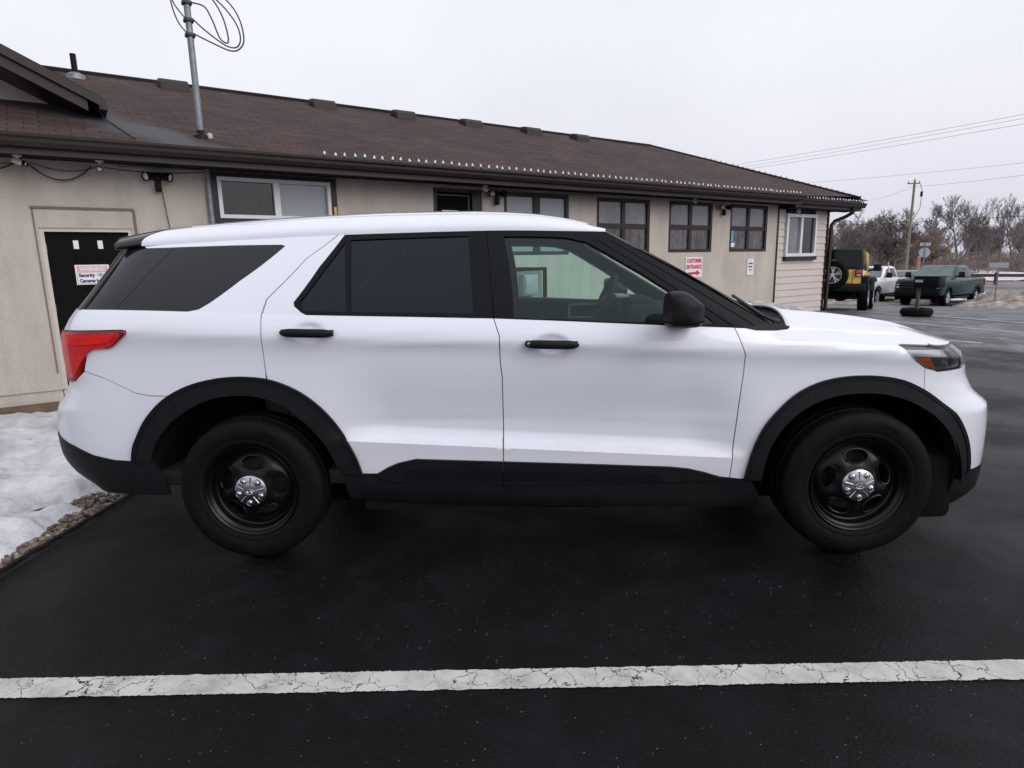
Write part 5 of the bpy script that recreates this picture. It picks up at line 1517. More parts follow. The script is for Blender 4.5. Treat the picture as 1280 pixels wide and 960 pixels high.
def pickup(loc, heading, paint, label, wheelr=.42, z0=.52, black_grille=True):
    """crew-cab heavy pickup; local x forward, y left, z up; origin under the middle"""
    t = empty('pickup_truck', loc, heading, label, 'pickup truck')
    Wd = 2.05; hw = Wd/2; F_, B_ = 3.05, -3.05; wf, wr = 2.02, -1.95
    arches = arch_poly(None, [(wr, wheelr), (wf, wheelr)], .56, z0)
    ky = lambda z: 1-.03*max(0, (z-.95))/.4-(.10*max(0, .75-z))
    body = [(B_, z0+.12), (B_+.12, z0+.02)]+[q for q in arches]+[(F_-.25, z0), (F_-.02, z0+.12), (F_, .95), (F_-.03, 1.22), (F_-.14, 1.32), (1.40, 1.40), (1.25, 1.40), (-1.05, 1.40), (-1.08, 1.36), (B_+.02, 1.40), (B_, 1.32)]
    mb = MB(); mb.prism(body, -hw, hw, .06, ky); b = mb.build('body', paint, t, smooth=True, angle=38)
    # fender bulges
    # cab
    kc = lambda z: .965-.20*max(0, z-1.38)/.6
    cab = [(-1.02, 1.385), (1.42, 1.385), (.62, 1.93), (.40, 1.99), (-.55, 2.0), (-.86, 1.95)]
    mb = MB(); mb.prism(cab, -hw, hw, .07, kc); cb = mb.build('cab', paint, t, smooth=True, angle=38)
    yf = lambda z: hw*kc(z)
    side_patch(t, 'side_window', [(.24, 1.43), (1.13, 1.43), (.60, 1.83), (.24, 1.88)], GLASSDK, yf)
    side_patch(t, 'side_window', [(-.78, 1.43), (.12, 1.43), (.12, 1.88), (-.60, 1.89)], GLASSDK, yf)
    k1, k2 = hw*kc(1.42), hw*kc(1.92)
    quad(t, 'windscreen', [(1.395, -k1+.10, 1.42), (1.395, k1-.10, 1.42), (.665, k2-.10, 1.92), (.665, -k2+.10, 1.92)], GLASSLT)
    quad(t, 'rear_glass', [(-1.022, -k1+.15, 1.45), (-1.022, k1-.15, 1.45), (-.90, k2-.15, 1.90), (-.90, -k2+.15, 1.90)], GLASSDK)
    # bed opening
    mb = MB(); mb.box((B_+.12, -hw+.12, 1.385), (-1.15, hw-.12, 1.407)); mb.build('bed_cover', MT['satin_black'], t)
    # bonnet bulge
    mb = MB(); mb.prism([(1.35, 1.36), (2.86, 1.28), (2.80, 1.36), (2.0, 1.425), (1.4, 1.435)], -.55, .55, .05); mb.build('bonnet_bulge', paint, t, smooth=True, angle=40)
    # front end
    mb = MB(); mb.prism([(F_-.05, .80), (F_+.03, .80), (F_+.035, 1.15), (F_-.05, 1.24)], -.80, .80, .04); gr2 = mb.build('grille', MT['satin_black'], t)
    for z in (.92, 1.06):
        mb = MB(); mb.bbox((F_+.02, -.76, z-.025), (F_+.055, .76, z+.025), .01); mb.build('grille_bar', MT['gloss_black'], gr2)
    mb = MB(); mb.add([(F_+.062, -.14, .975), (F_+.062, .14, .975), (F_+.062, .15, 1.005), (F_+.062, .055, 1.005), (F_+.062, .055, 1.035), (F_+.062, -.055, 1.035), (F_+.062, -.055, 1.005), (F_+.062, -.15, 1.005)], [(0, 1, 2, 3, 6, 7), (3, 4, 5, 6)])
    mb.build('badge', plain('gold_badge', (.55, .38, .08), .35), gr2, recalc=False)
    for sgn in (-1, 1):
        mb = MB(); mb.bbox((F_-.25, sgn*.76-.0 if sgn > 0 else -1.0, .82), (F_+.03, 1.0 if sgn > 0 else -.76, 1.16), .03); h = mb.build('headlight', GLASSDK, t)
        mb = MB(); mb.bbox((F_+.01, sgn*.88-.07, .88), (F_+.038, sgn*.88+.07, .96), .01); mb.bbox((F_+.01, sgn*.88-.07, 1.02), (F_+.038, sgn*.88+.07, 1.08), .01); mb.build('reflector', MT['silver'], h)
        mb = MB(); mb.bbox((F_-.18, sgn*.965-.03, 1.17), (F_-.02, sgn*.965+.03, 1.21), .01); mb.build('marker_lamp', MT['amber'], t)
        # tow mirror
        mb = MB(); mb.bbox((1.02, sgn*1.18-.14, 1.38), (1.15, sgn*1.18+.12, 1.66), .04); m_ = mb.build('mirror', MT['blackplastic'], t)
        mb = MB(); mb.tube([(1.08, sgn*.92, 1.44), (1.08, sgn*1.1, 1.46)], .035, 6); mb.build('mirror_arm', MT['blackplastic'], m_)
        mb = MB(); mb.bbox((.30, sgn*(hw*ky(1.15))-.02, 1.17), (.50, sgn*(hw*ky(1.15))+.03, 1.21), .012); mb.bbox((-.72, sgn*(hw*ky(1.15))-.02, 1.17), (-.52, sgn*(hw*ky(1.15))+.03, 1.21), .012); mb.build('door_handle', paint, t)
        # door gaps
        for x in (1.18, .18, -.86):
            mb = MB(); y = hw*ky(1.0)+.003; mb.add([(x, sgn*y, .62), (x+.012, sgn*y, .62), (x+.012, sgn*hw*ky(1.34)+sgn*.003, 1.36), (x, sgn*hw*ky(1.34)+sgn*.003, 1.36)], [(0, 1, 2, 3)]); mb.build('door_gap', MT['darkunder'], t, recalc=False)
        mb = MB(); mb.bbox((-.95, sgn*.93-.08, .40), (1.3, sgn*.93+.08, .47), .03); mb.build('running_board', MT['blackplastic'], t)
        for wx_ in (wf, wr):
            simple_wheel(t, wx_, sgn*(hw-.03), wheelr, wheelr, .28, -sgn)
            mb = MB(); P = arch_poly(None, [(wx_, wheelr)], .56, z0); Q = arch_poly(None, [(wx_, wheelr)], .50, z0)
            vs = []; 
            for p_ in P+Q: vs.append((p_[0], sgn*(hw*ky(p_[1])+.008), p_[1]))
            n = len(P); mb.add(vs, [(i, i+1, n+i+1, n+i) for i in range(n-1)]); mb.build('wheel_arch', MT['blackplastic'], t, recalc=False)
        mb = MB(); mb.bbox((B_-.01, sgn*.96-.07, .95), (B_+.05, sgn*.96+.07, 1.30), .015); mb.build('tail_light', MT['tail'], t)
    mb = MB(); mb.prism([(F_-.2, .50), (F_+.06, .50), (F_+.10, .58), (F_+.10, .76), (F_-.1, .79)], -1.0, 1.0, .05); mb.build('bumper', MT['satin_black'], t, smooth=True, angle=40)
    mb = MB(); mb.bbox((B_-.10, -1.0, .55), (B_+.02, 1.0, .78), .03); mb.build('rear_bumper', MT['satin_black'], t)
    mb = MB(); mb.box((-2.6, -.75, .34), (2.7, .75, .60)); mb.box((-2.7, -.9, .5), (2.8, .9, .8)); mb.build('chassis', MT['darkunder'], t)
    return t
GREEN = plain('dark_green_paint', (.006, .034, .030), .25, coat=.15, spec=.3, var=.05)
WHITE2 = plain('white_pickup_paint', (.70, .71, .74), .28, coat=.6, var=.02)
def heading(pa, pb): return math.atan2(pa.y-pb.y, pa.x-pb.x)
gf = atD(1184, 30.2); gr0 = atD(1219, 32.6); hd = heading(gf, gr0)
# centre from the near front wheel: wheel is 2.02 ahead and about 1 m to the truck's left
def from_wheel(pf, hd, wx_=2.02, wy_=1.0):
    c, s = math.cos(hd), math.sin(hd)
    return Vector((pf.x-(wx_*c-wy_*s), pf.y-(wx_*s+wy_*c), pf.z))
def settle(o, hd, fx_=2.0, bx=-1.95):
    """tilt the vehicle so that its wheels follow the ground"""
    c, s = math.cos(hd), math.sin(hd); x, y = o.location.x, o.location.y
    zf = gh(x+fx_*c, y+fx_*s); zr2 = gh(x+bx*c, y+bx*s); zl = gh(x-s, y+c); zr3 = gh(x+s, y-c)
    o.location.z = (zf+zr2)/2-.01
    o.rotation_euler = (math.atan2(zl-zr3, 2), -math.atan2(zf-zr2, fx_-bx), hd)
gt = pickup(from_wheel(gf, hd), hd, GREEN, 'dark green crew-cab pickup truck parked beyond the tyre-based post'); settle(gt, hd)
wfp = atD(1096, 33.0); hw_ = hd+R(4)
wp = pickup(from_wheel(wfp, hw_), hw_, WHITE2, 'white pickup truck parked behind the yellow off-roader, small flag on its window'); settle(wp, hw_)
# dark SUV mostly hidden behind the white pickup
def darksuv(loc, hd):
    t = empty('dark_suv', loc, hd, 'dark SUV, only its roof showing between the white and green pickups', 'SUV')
    paint = plain('black_car_paint', (.012, .013, .015), .25, coat=.7)
    hw = .96; r = .37
    ky = lambda z: 1-.05*max(0, (.7-z))
    body = [(-2.4, .55), (-2.3, .40)]+arch_poly(None, [(-1.45, r), (1.45, r)], .46, .38)+[(2.25, .38), (2.42, .55), (2.42, .85), (2.25, 1.02), (1.25, 1.13), (-2.35, 1.13), (-2.42, .9)]
    mb = MB(); mb.prism(body, -hw, hw, .06, ky); mb.build('body', paint, t, smooth=True, angle=38)
    kc = lambda z: .96-.24*max(0, z-1.12)/.65
    mb = MB(); mb.prism([(-2.36, 1.12), (1.25, 1.12), (.45, 1.68), (.1, 1.75), (-1.75, 1.76), (-2.1, 1.70)], -hw, hw, .06, kc); mb.build('cab', paint, t, smooth=True, angle=38)
    yf = lambda z: hw*kc(z)
    for P in ([(.1, 1.17), (.98, 1.17), (.42, 1.58), (.1, 1.64)], [(-.85, 1.17), (0, 1.17), (0, 1.64), (-.85, 1.66)], [(-2.0, 1.20), (-.95, 1.17), (-.95, 1.65), (-1.75, 1.63)]): side_patch(t, 'side_window', P, GLASSLT, yf)
    quad(t, 'windscreen', [(1.24, -.80, 1.15), (1.24, .80, 1.15), (.50, .66, 1.66), (.50, -.66, 1.66)], GLASSLT)
    for sgn in (-1, 1):
        for x in (-1.45, 1.45): simple_wheel(t, x, sgn*.93, r, r, .24, -sgn)
        mb = MB(); mb.bbox((.75, sgn*1.06-.10, 1.08), (.88, sgn*1.06+.08, 1.24), .03); mb.build('mirror', paint, t)
        mb = MB(); mb.bbox((2.2, sgn*.75-.18, .78), (2.42, sgn*.75+.18, .92), .03); mb.build('headlight', GLASSLT, t)
    mb = MB(); mb.box((-2, -.8, .25), (2, .8, .5)); mb.build('chassis', MT['darkunder'], t)
    return t
p_ = atD(1131, 37.5); ds = darksuv(p_, hd+R(3)); settle(ds, hd+R(3), 1.45, -1.45)
# yellow off-roader, tail toward us
def jeep(loc, hd):
    t = empty('yellow_offroader', loc, hd, 'yellow boxy off-road vehicle with black hardtop and spare wheel, tail toward the camera', 'off-road car')
    Y = plain('yellow_paint', (.88, .50, .014), .25, coat=.7, var=.04)
    TOP = plain('black_hardtop', (.010, .010, .012), .5, var=.15, spec=.25)
    hw = .78; r = .405; wr, wf = -1.20, 1.25
    # tub
    mb = MB(); mb.prism([(-1.95, .62), (-1.65, .62), (-1.60, .75), (-1.45, .98), (-.95, .98), (-.75, .62), (.80, .62), (.90, 1.0), (1.0, 1.12), (.75, 1.18), (-1.95, 1.18)], -hw, hw, .03); mb.build('tub', Y, t, smooth=True, angle=35)
    mb = MB(); mb.prism([(.80, .75), (2.02, .75), (2.05, 1.05), (1.95, 1.14), (.80, 1.20)], -.62, .62, .06, None); mb.build('bonnet', Y, t, smooth=True, angle=35)
    # hardtop
    kt = lambda z: 1-.09*max(0, z-1.18)/.65
    mb = MB(); mb.prism([(-1.95, 1.181), (-.40, 1.181), (-.40, 1.80), (-1.83, 1.80), (-1.90, 1.74)], -hw, hw, .05, kt); mb.prism([(-.39, 1.74), (.42, 1.74), (.38, 1.80), (-.39, 1.81)], -hw, hw, .04, kt); mb.build('hardtop', TOP, t, smooth=True, angle=35)
    # rear window and front door glass
    a, b = hw*kt(1.24)-.10, hw*kt(1.70)-.10
    mb = MB(); mb.add([(-1.951, -a, 1.25), (-1.951, a, 1.25), (-1.925, b, 1.70), (-1.925, -b, 1.70)], [(0, 1, 2, 3)]); mb.v = [(x-.012, y, z) for x, y, z in mb.v]; mb.build('rear_window', GLASSDK, t, recalc=False)
    yf = lambda z: hw*kt(z)
    side_patch(t, 'side_window', [(-1.70, 1.26), (-.95, 1.26), (-.95, 1.70), (-1.66, 1.70)], GLASSDK, yf)
    side_patch(t, 'side_window', [(-.87, 1.26), (-.45, 1.26), (-.45, 1.70), (-.87, 1.70)], GLASSDK, yf)
    for sgn in (-1, 1):
        mb = MB(); mb.tube([(.72, sgn*.72, 1.18), (.40, sgn*.68, 1.76)], .045, 6); mb.tube([(-.42, sgn*.75, 1.18), (-.42, sgn*.71, 1.76)], .04, 6); mb.build('door_pillar', Y, t)
        quad(t, 'side_window', [(-.38, sgn*.755, 1.2), (.68, sgn*.755, 1.2), (.36, sgn*.70, 1.74), (-.38, sgn*.70, 1.74)], GLASSLT)
        # wide black wings
        mb = MB(); mb.prism([(-1.98, .98), (-1.80, 1.02), (-.80, 1.02), (-.62, .80), (-.70, .78), (-.90, .93), (-1.62, .93), (-1.90, .62), (-1.98, .62)], sgn*.74 if sgn > 0 else -.94, .94 if sgn > 0 else -.74, .025); mb.build('wing', MT['blackplastic'], t, smooth=True, angle=40)
        mb = MB(); mb.prism([(.62, .62), (.80, .98), (1.0, 1.06), (2.0, 1.04), (2.1, .95), (2.05, .90), (1.0, .96), (.80, .60)], sgn*.60 if sgn > 0 else -.94, .94 if sgn > 0 else -.60, .025); mb.build('wing', MT['blackplastic'], t, smooth=True, angle=40)
        for x in (wr, wf): simple_wheel(t, x, sgn*.92, r, r, .27, -sgn, CHROMEISH, 5)
        mb = MB(); mb.bbox((-2.02, sgn*.67-.10, .98), (-1.93, sgn*.67+.10, 1.18), .015); tlb = mb.build('tail_light', MT['tail_dark'], t)
        mb = MB(); mb.bbox((-2.035, sgn*.67-.07, 1.05), (-2.022, sgn*.67+.07, 1.15), .005); mb.build('lamp_lens', MT['tail'], tlb)
        mb = MB(); mb.bbox((-2.035, sgn*.67-.05, 1.0), (-2.022, sgn*.67+.05, 1.035), .004); mb.build('reverse_lens', MT['signwhite'], tlb)
        mb = MB(); mb.bbox((.55, sgn*.98-.12, 1.22), (.68, sgn*.98+.10, 1.44), .03); m_ = mb.build('mirror', MT['blackplastic'], t)
        mb = MB(); mb.tube([(.62, sgn*.72, 1.24), (.62, sgn*.9, 1.27)], .03, 6); mb.build('mirror_arm', MT['blackplastic'], m_)
    # tailgate lines and spare wheel
    mb = MB()
    for y in (-.52, .52): mb.box((-1.957, y-.006, .66), (-1.951, y+.006, 1.17))
    mb.box((-1.957, -.52, .80), (-1.951, .52, .81)); mb.build('tailgate_gap', MT['darkunder'], t)
    sp = empty('spare_wheel', (-2.0, -.02, 1.02)); sp.parent = t
    M = AX((-.0, 0, 0), (-1, 0, 0))
    mb = MB(); mb.lathe([(.25, .20), (.27, .225), (.36, .225), (.395, .20), (.405, .16), (.405, .02), (.38, -.02), (.2, -.02)], M, 40); mb.build('tyre', MT['rubber'], sp)
    mb = MB(); mb.lathe([(.255, .20), (.245, .235), (.22, .21), (.215, .16), (0, .15)], M, 40)
    mb.build('rim', MT['gloss_black'], sp)
    mb = MB(); mb.lathe([(.25, .215), (.238, .240), (.222, .222)], M, 40); mb.lathe([(.06, .20), (.055, .235), (0, .24)], M, 16)
    for k in range(5):
        a_ = 2*PI*k/5+.3
        for e in (-.17, .17): mb.tube([M @ Vector((.05*math.cos(a_), .05*math.sin(a_), .225)), M @ Vector((.225*math.cos(a_+e), .225*math.sin(a_+e), .225))], .020, 5)
    mb.build('spokes', plain('silver_alloy', (.62, .62, .66), .3, metal=.4), sp)
    mb = MB(); mb.bbox((-2.03, -.06, 1.42), (-1.96, .26, 1.475), .012); mb.build('brake_light', MT['tail_dark'], t)
    mb = MB(); mb.tube([(-1.985, .02, 1.69), (-1.975, .0, 1.58), (-1.97, -.22, 1.48)], .008, 5); mb.build('wiper', MT['cable'], t)
    mb = MB(); mb.bbox((-2.14, -.86, .55), (-1.93, .86, .78), .04); mb.build('bumper', MT['blackplastic'], t)
    mb = MB(); mb.bbox((2.02, -.8, .52), (2.22, .8, .72), .04); mb.build('front_bumper', MT['blackplastic'], t)
    mb = MB(); mb.box((-1.85, -.6, .36), (2.0, .6, .74)); mb.tube([(wr, -.75, .40), (wr, .75, .40)], .07, 8); mb.tube([(-1.9, .35, .42), (-1.6, .35, .42)], .05, 8); mb.build('chassis', MT['darkunder'], t)
    return t
jr = atD(1079.5, 18.6); hj = R(90-1.5-30)
c_, s_ = math.cos(hj), math.sin(hj)
jl = Vector((jr.x-(-1.20*c_-(-.82)*s_), jr.y-(-1.20*s_+(-.82)*c_), jr.z))
jp = jeep(jl, hj); settle(jp, hj, 1.25, -1.2)
# key-drop box on a post in a tyre base
q = atD(1145, 15.4)
db = empty('drop_box', q, R(125), 'black drop box on a post set in an old tyre before the green pickup', 'drop box')
mb = MB(); mb.lathe([(.18, .02), (.30, .0), (.345, .04), (.355, .09), (.345, .15), (.30, .19), (.20, .18), (.17, .12)], Matrix(), 36); mb.build('tyre_base', MT['rubber'], db)
mb = MB(); mb.lathe([(.20, .10), (0, .10)], Matrix(), 24); mb.build('base_fill', plain('concrete', (.18, .17, .16), .9), db)
mb = MB(); mb.bbox((-.035, -.035, .08), (.035, .035, .70), .006); mb.build('post', plain('post_wood', (.09, .075, .06), .8), db)
mb = MB(); mb.bbox((-.50, -.17, .69), (.06, .17, .955), .012); bx_ = mb.build('box', MT['satin_black'], db)
mb = MB(); mb.bbox((-.51, -.18, .945), (.07, .18, .968), .008); mb.build('lid', MT['satin_black'], db)
mb = MB(); mb.box((-.15, .172, .82), (.02, .178, .88)); mb.build('label_plate', plain('pale_green_plate', (.35, .42, .34), .5), db)
# flag on the white pickup's window
q = atD(1106, 31.2); 
fl = empty('window_flag', (q.x, q.y, q.z+1.62), hw_, 'small red and white flag clipped to the window of the white pickup', 'flag')
mb = MB(); mb.tube([(0, 0, 0), (.06, 0, .50)], .012, 6); mb.build('stick', MT['whiteplastic'], fl)
for k, mm in enumerate((MT['red'], MT['signwhite'], MT['red'])):
    mb = MB(); n = 8; vs = []; fs = []
    for i in range(n+1):
        tt = i/n
        for e in (0, 1): vs.append((.055-.30*tt*.35-.02, .03*math.sin(tt*5), .50-.12*(k+e)-.22*tt))
    for i in range(n): fs.append((2*i, 2*i+1, 2*i+3, 2*i+2))
    mb.add(vs, fs); mb.build('stripe', mm, fl, recalc=False)
# road signs seen from behind
def post(px, D, h, name, label): 
    q = atD(px, D); t = empty(name, q, WA-PI/2+.3, label, 'road sign'); return t
ss = post(1151, 49, 3, 'stop_sign', 'back of an octagonal stop sign with a street name plate above, behind the green pickup')
mb = MB(); mb.box((-.03, -.03, -.3), (.03, .03, 3.55)); mb.build('post', MT['galv'], ss)
ss.rotation_euler.z = math.atan2(ss.location.y-CAM[1], ss.location.x-CAM[0])-PI/2+.15
mb = MB(); P = [(.40*math.cos(PI/8+PI/4*k), .40*math.sin(PI/8+PI/4*k)+2.75) for k in range(8)]; mb.prism(P, .032, .045); mb.build('plate', MT['silver'], ss)
mb = MB(); mb.box((-.36, .032, 3.25), (.36, .045, 3.5)); mb.build('name_plate', MT['silver'], ss)
sg = post(1242, 27, 2, 'street_sign', 'blank-backed rectangular sign plate on a thin post at the right by the snow pile')
sg.rotation_euler.z = math.atan2(sg.location.y-CAM[1], sg.location.x-CAM[0])-PI/2
mb = MB(); mb.box((-.025, -.02, -.3), (.025, .02, 1.95)); mb.build('post', MT['galv'], sg)
mb = MB(); mb.box((-.33, -.035, 1.70), (.33, -.022, 1.92)); mb.build('plate', MT['silver'], sg)
q = atD(1144.5, 47); wpst = MB(); wpst.box((-.09, -.09, 0), (.09, .09, 2.5)); o = wpst.build('wooden_post', plain('pale_post', (.30, .21, .12), .85, var=.3), origin=(0, 0, 0)); o.location = q; tag(o, 'short pale wooden post just left of the stop sign', 'post')
# utility pole
q = atD(1131, 58); ph = 8.9
up_ = empty('utility_pole', q, 0, 'weathered wooden utility pole behind the parked trucks', 'utility pole')
mb = MB(); mb.tube([(0, 0, -.3), (0, 0, ph)], [.13, .095], 12); mb.build('pole', MT['wood_pole'], up_)
mb = MB(); mb.bbox((-.62, -.05, ph-.30), (.5, .05, ph-.2), .01); mb.build('crossarm', MT['wood_pole'], up_)
for x in (-.55, .0, .42):
    mb = MB(); mb.lathe([(.0, .0), (.05, .02), (.06, .08), (.03, .12), (.05, .16), (0, .2)], Matrix.Translation((x, 0, ph-.2 if x else ph)), 10); mb.build('insulator', MT['greybox'], up_)
mb = MB(); mb.tube([(.5, 0, ph-.3), (.75, 0, ph-.9), (.7, 0, ph-2.4), (.45, 0, ph-3.0)], .025, 6); mb.bbox((.62, -.07, ph-1.4), (.80, .07, ph-.95), .03); mb.build('cutout', MT['satin_black'], up_)
mb = MB(); mb.tube([(.0, .19, -.2), (.0, .16, 4.2)], .03, 6); mb.build('ground_wire', MT['galv'], up_)
# overhead wires
def ray_pt(px, py, D):
    fx, fy, fz = -.026347, .981019, -.192114; k = (px-640)/780; v = (480-py)/780
    return Vector((CAM[0]+D*(fx+.999556*k+.013890*v), CAM[1]+D*(fy+.023183*k+.192522*v), CAM[2]+D*(fz-.018699*k+.981194*v)))
def wire(a, b, D0, D1, r, label, s=.5, ext=2.2):
    A, B = ray_pt(*a, D0), ray_pt(*b, D1); B = A+(B-A)*ext
    mb = MB(); P = [A+(B-A)*k/20+Vector((0, 0, -s*4*(k/20)*(1-k/20))) for k in range(21)]
    mb.tube(P, r, 5); o = mb.build('overhead_wire', MT['cable'], origin=tuple(A)); tag(o, label, 'power line')
wire((880, 212), (1280, 131), 60, 34, .009, 'topmost of the three thin power lines crossing the sky at right')
wire((880, 216), (1280, 136), 60, 34, .008, 'middle of the three thin power lines crossing the sky at right')
wire((880, 219), (1280, 143), 60, 34, .009, 'lowest of the three close power lines crossing the sky at right')
wire((960, 232), (1280, 194), 60, 42, .009, 'single thin wire below the three power lines at right')
wire((1040, 281), (1280, 262), 70, 50, .022, 'dark cable crossing in front of the bare trees')
wire((1075, 251), (1134, 236), 95, 58, .010, 'thin wire running from the utility pole top to the left', .3, 1.0)
wire((1134, 234), (1280, 213), 58, 40, .010, 'thin wire running from the utility pole top to the right', .3)
# rail fence, snow strip, road and ploughed snow
def ground_patch(name, poly, m, z=.02, n=1, kind='structure', amp=0.0, sc=.5):
    mb = MB(); P = [Vector((p[0], p[1])) for p in poly]
    x0, x1 = min(p.x for p in P), max(p.x for p in P); y0, y1 = min(p.y for p in P), max(p.y for p in P)
    N_ = 70; vs = {}; fs = []; VV = []
    for i in range(N_+1):
        for j in range(N_+1):
            x = x0+(x1-x0)*i/N_; y = y0+(y1-y0)*j/N_
            vs[i, j] = len(VV); VV.append((x, y, gh(x, y)+z+amp*max(0, noise.noise(Vector((x*sc, y*sc, 3)))+.25*noise.noise(Vector((x*sc*3, y*sc*3, 9))))))
    for i in range(N_):
        for j in range(N_):
            cx = x0+(x1-x0)*(i+.5)/N_; cy = y0+(y1-y0)*(j+.5)/N_
            if pin([(p.x, p.y) for p in P], cx, cy): fs.append((vs[i, j], vs[i+1, j], vs[i+1, j+1], vs[i, j+1]))
    mb.add(VV, fs, True); o = mb.build(name, m, origin=(0, 0, 0), angle=80); return tag(o, kind=kind)
def PX(px, D): v = atD(px, D); return (v.x, v.y)
ROAD = plain('dry_road', (.20, .175, .17), .9, var=.12, scale=.6)
ground_patch('road', [PX(900, 43), PX(1400, 36), PX(1400, 50), PX(900, 58)], ROAD, .015)
ground_patch('snow_field', [PX(880, 60), PX(1420, 51), PX(1440, 74), PX(860, 84)], MT['snow'], .03, amp=.25, sc=.35)
ground_patch('snow_strip', [PX(1228, 40.5), PX(1300, 39.5), PX(1300, 41.2), PX(1228, 42.0)], MT['snow'], .05, amp=.12, sc=1.2)
ground_patch('snow_strip', [PX(1060, 36.5), PX(1210, 35.2), PX(1210, 36.4), PX(1060, 38)], MT['snow'], .05, amp=.15, sc=1.2)
ground_patch('woodland_floor', [PX(820, 74), PX(1460, 62), PX(1700, 160), PX(760, 170)], plain('leaf_litter', (.10, .075, .06), .95, var=.3, scale=.4), .05, amp=.5, sc=.2)
def pile(cx, D, w, dpt, h, label, seed):
    q = atD(cx, D); mb = MB(); n = 60; vs = []; fs = []
    ang = math.atan2(q.y-CAM[1], q.x-CAM[0])-PI/2; c, s = math.cos(ang), math.sin(ang)
    for i in range(n+1):
        for j in range(n+1):
            a, b = -1+2*i/n, -1+2*j/n; rr = math.sqrt(a*a+b*b)
            x = q.x+c*a*w-s*b*dpt; y = q.y+s*a*w+c*b*dpt
            nn = noise.noise(Vector((x*.9, y*.9, seed)))+.5*noise.noise(Vector((x*2.3, y*2.3, seed)))+.25*noise.noise(Vector((x*6, y*6, seed)))
            e = max(0, 1-rr)**.6
            vs.append((x, y, gh(x, y)-.04+h*e*(.75+.55*nn)))
    for i in range(n):
        for j in range(n): fs.append((i*(n+1)+j, (i+1)*(n+1)+j, (i+1)*(n+1)+j+1, i*(n+1)+j+1))
    mb.add(vs, fs, True); o = mb.build('snow_pile', MT['dirtysnow'], origin=(0, 0, 0), angle=70); return tag(o, kind='structure')
pile(1290, 29.5, 3.0, 1.6, 1.15, '', 1); pile(1262, 27.0, 2.1, .9, .62, '', 4); pile(1300, 25.5, 2.4, 1.0, .6, '', 7)
pile(1060, 33, 3.2, .8, .35, '', 11); pile(1160, 34.6, 2.4, .6, .35, '', 12)
# rail fence
A = atD(1190, 52); B = atD(1400, 44.5)
rf = empty('rail_fence', A, math.atan2(B.y-A.y, B.x-A.x), 'low brown rail fence in front of the snowy field at right', 'fence')
ln = (Vector((B.x, B.y))-Vector((A.x, A.y))).length
FB = plain('fence_brown', (.075, .045, .038), .8, var=.25)
mb = MB(); mb.box((0, -.04, .62), (ln, .04, .86)); mb.build('rail', FB, rf)
x = .4
while x < ln: mb = MB(); mb.box((x-.08, .045, -.5), (x+.08, .2, .98)); mb.build('post', FB, rf); x += 2.45
# ------------------------------------------------------------------ bare winter trees
def bark(name, a, b): return plain(name, a, .95, var=.35, scale=3, spec=.15)
BK = [bark('grey_bark', (.175, .15, .148), 0), bark('brown_bark', (.16, .128, .118), 0), bark('russet_twigs', (.235, .17, .135), 0), bark('hazy_twigs', (.27, .24, .25), 0)]  # hazy twigs: distance haze put in as a lighter bark colour
def tree_mesh(seed, h, spread=.9, levels=4, upright=.35, r0=.16, dens=1.0, forks=1, minr=.010, low=.28):
    rnd = random.Random(seed); segs_t = []; segs_c = []
    def limb(p, d, ln, r, lv, out):
        n = max(3, int(ln/(.55 if lv < 2 else .38))); pts = [p.copy()]; rr = [r]; dd = d.normalized()
        kids = []
        for i in range(n):
            dd = (dd+Vector((rnd.uniform(-1, 1), rnd.uniform(-1, 1), rnd.uniform(-.6, 1)*.9+upright*.35))*(.13 if lv else .06)).normalized()
            p = p+dd*ln/n; pts.append(p.copy()); rr.append(max(minr, r*(1-.62*(i+1)/n)))
            f = (i+1)/n
            if f > (low if lv == 0 else .22): kids.append((p.copy(), dd.copy(), rr[-1], f))
        out.append((pts, rr, lv))
        if lv >= levels: return
        want = int((6.5 if lv == 0 else 5.0 if lv < 3 else 4.2)*dens+rnd.random())
        for k in range(want):
            q, e, r2, f = rnd.choice(kids)
            a = rnd.uniform(0, 2*PI); side = Vector((math.cos(a), math.sin(a), rnd.uniform(-.15, .55)))
            nd = (e*(1.0-.35*spread)+side*spread*.95+Vector((0, 0, upright*.35))).normalized()
            limb(q, nd, ln*rnd.uniform(.42, .68)*(1.15-.35*f), max(minr, r2*rnd.uniform(.5, .72)), lv+1, out)
        # leader carries on
        if lv < levels: limb(pts[-1], dd, ln*.48, rr[-1], lv+1, out)
    out = []
    for k in range(forks):
        a = 2*PI*k/max(1, forks)+rnd.random(); t = .0 if forks == 1 else .28
        limb(Vector((0, 0, -.3)), Vector((math.cos(a)*t, math.sin(a)*t, 1)), h*(.50 if forks == 1 else .46), r0, 0, out)
    return out
def limbs_to_mb(out, sel, off=Vector((0, 0, 0)), sc=1.0):
    mb = MB()
    for pts, rr, lv in out:
        if not sel(lv): continue
        n = 8 if lv == 0 else 5 if lv < 2 else 3
        mb.tube([off+p*sc for p in pts], [r*sc for r in rr], n, caps=False, smooth=lv < 2)
    return mb
def tree(px, D, h, seed, label, bk=0, group='bare trees along the far roadside', **kw):
    q = atD(px, D); t = empty('bare_tree', q, 0, label, 'tree', group)
    out = tree_mesh(seed, h, **kw)
    limbs_to_mb(out, lambda l: l < 2).build('trunk', BK[bk if bk != 2 else 1], t, recalc=False)
    limbs_to_mb(out, lambda l: l >= 2).build('crown', BK[bk], t, recalc=False)
    return t
tree(1197, 72, 10.6, 3, 'tall forked bare tree with wide curving limbs above the green pickup', 0, forks=2, spread=.75, r0=.19, upright=.7, dens=1.05, minr=.012)
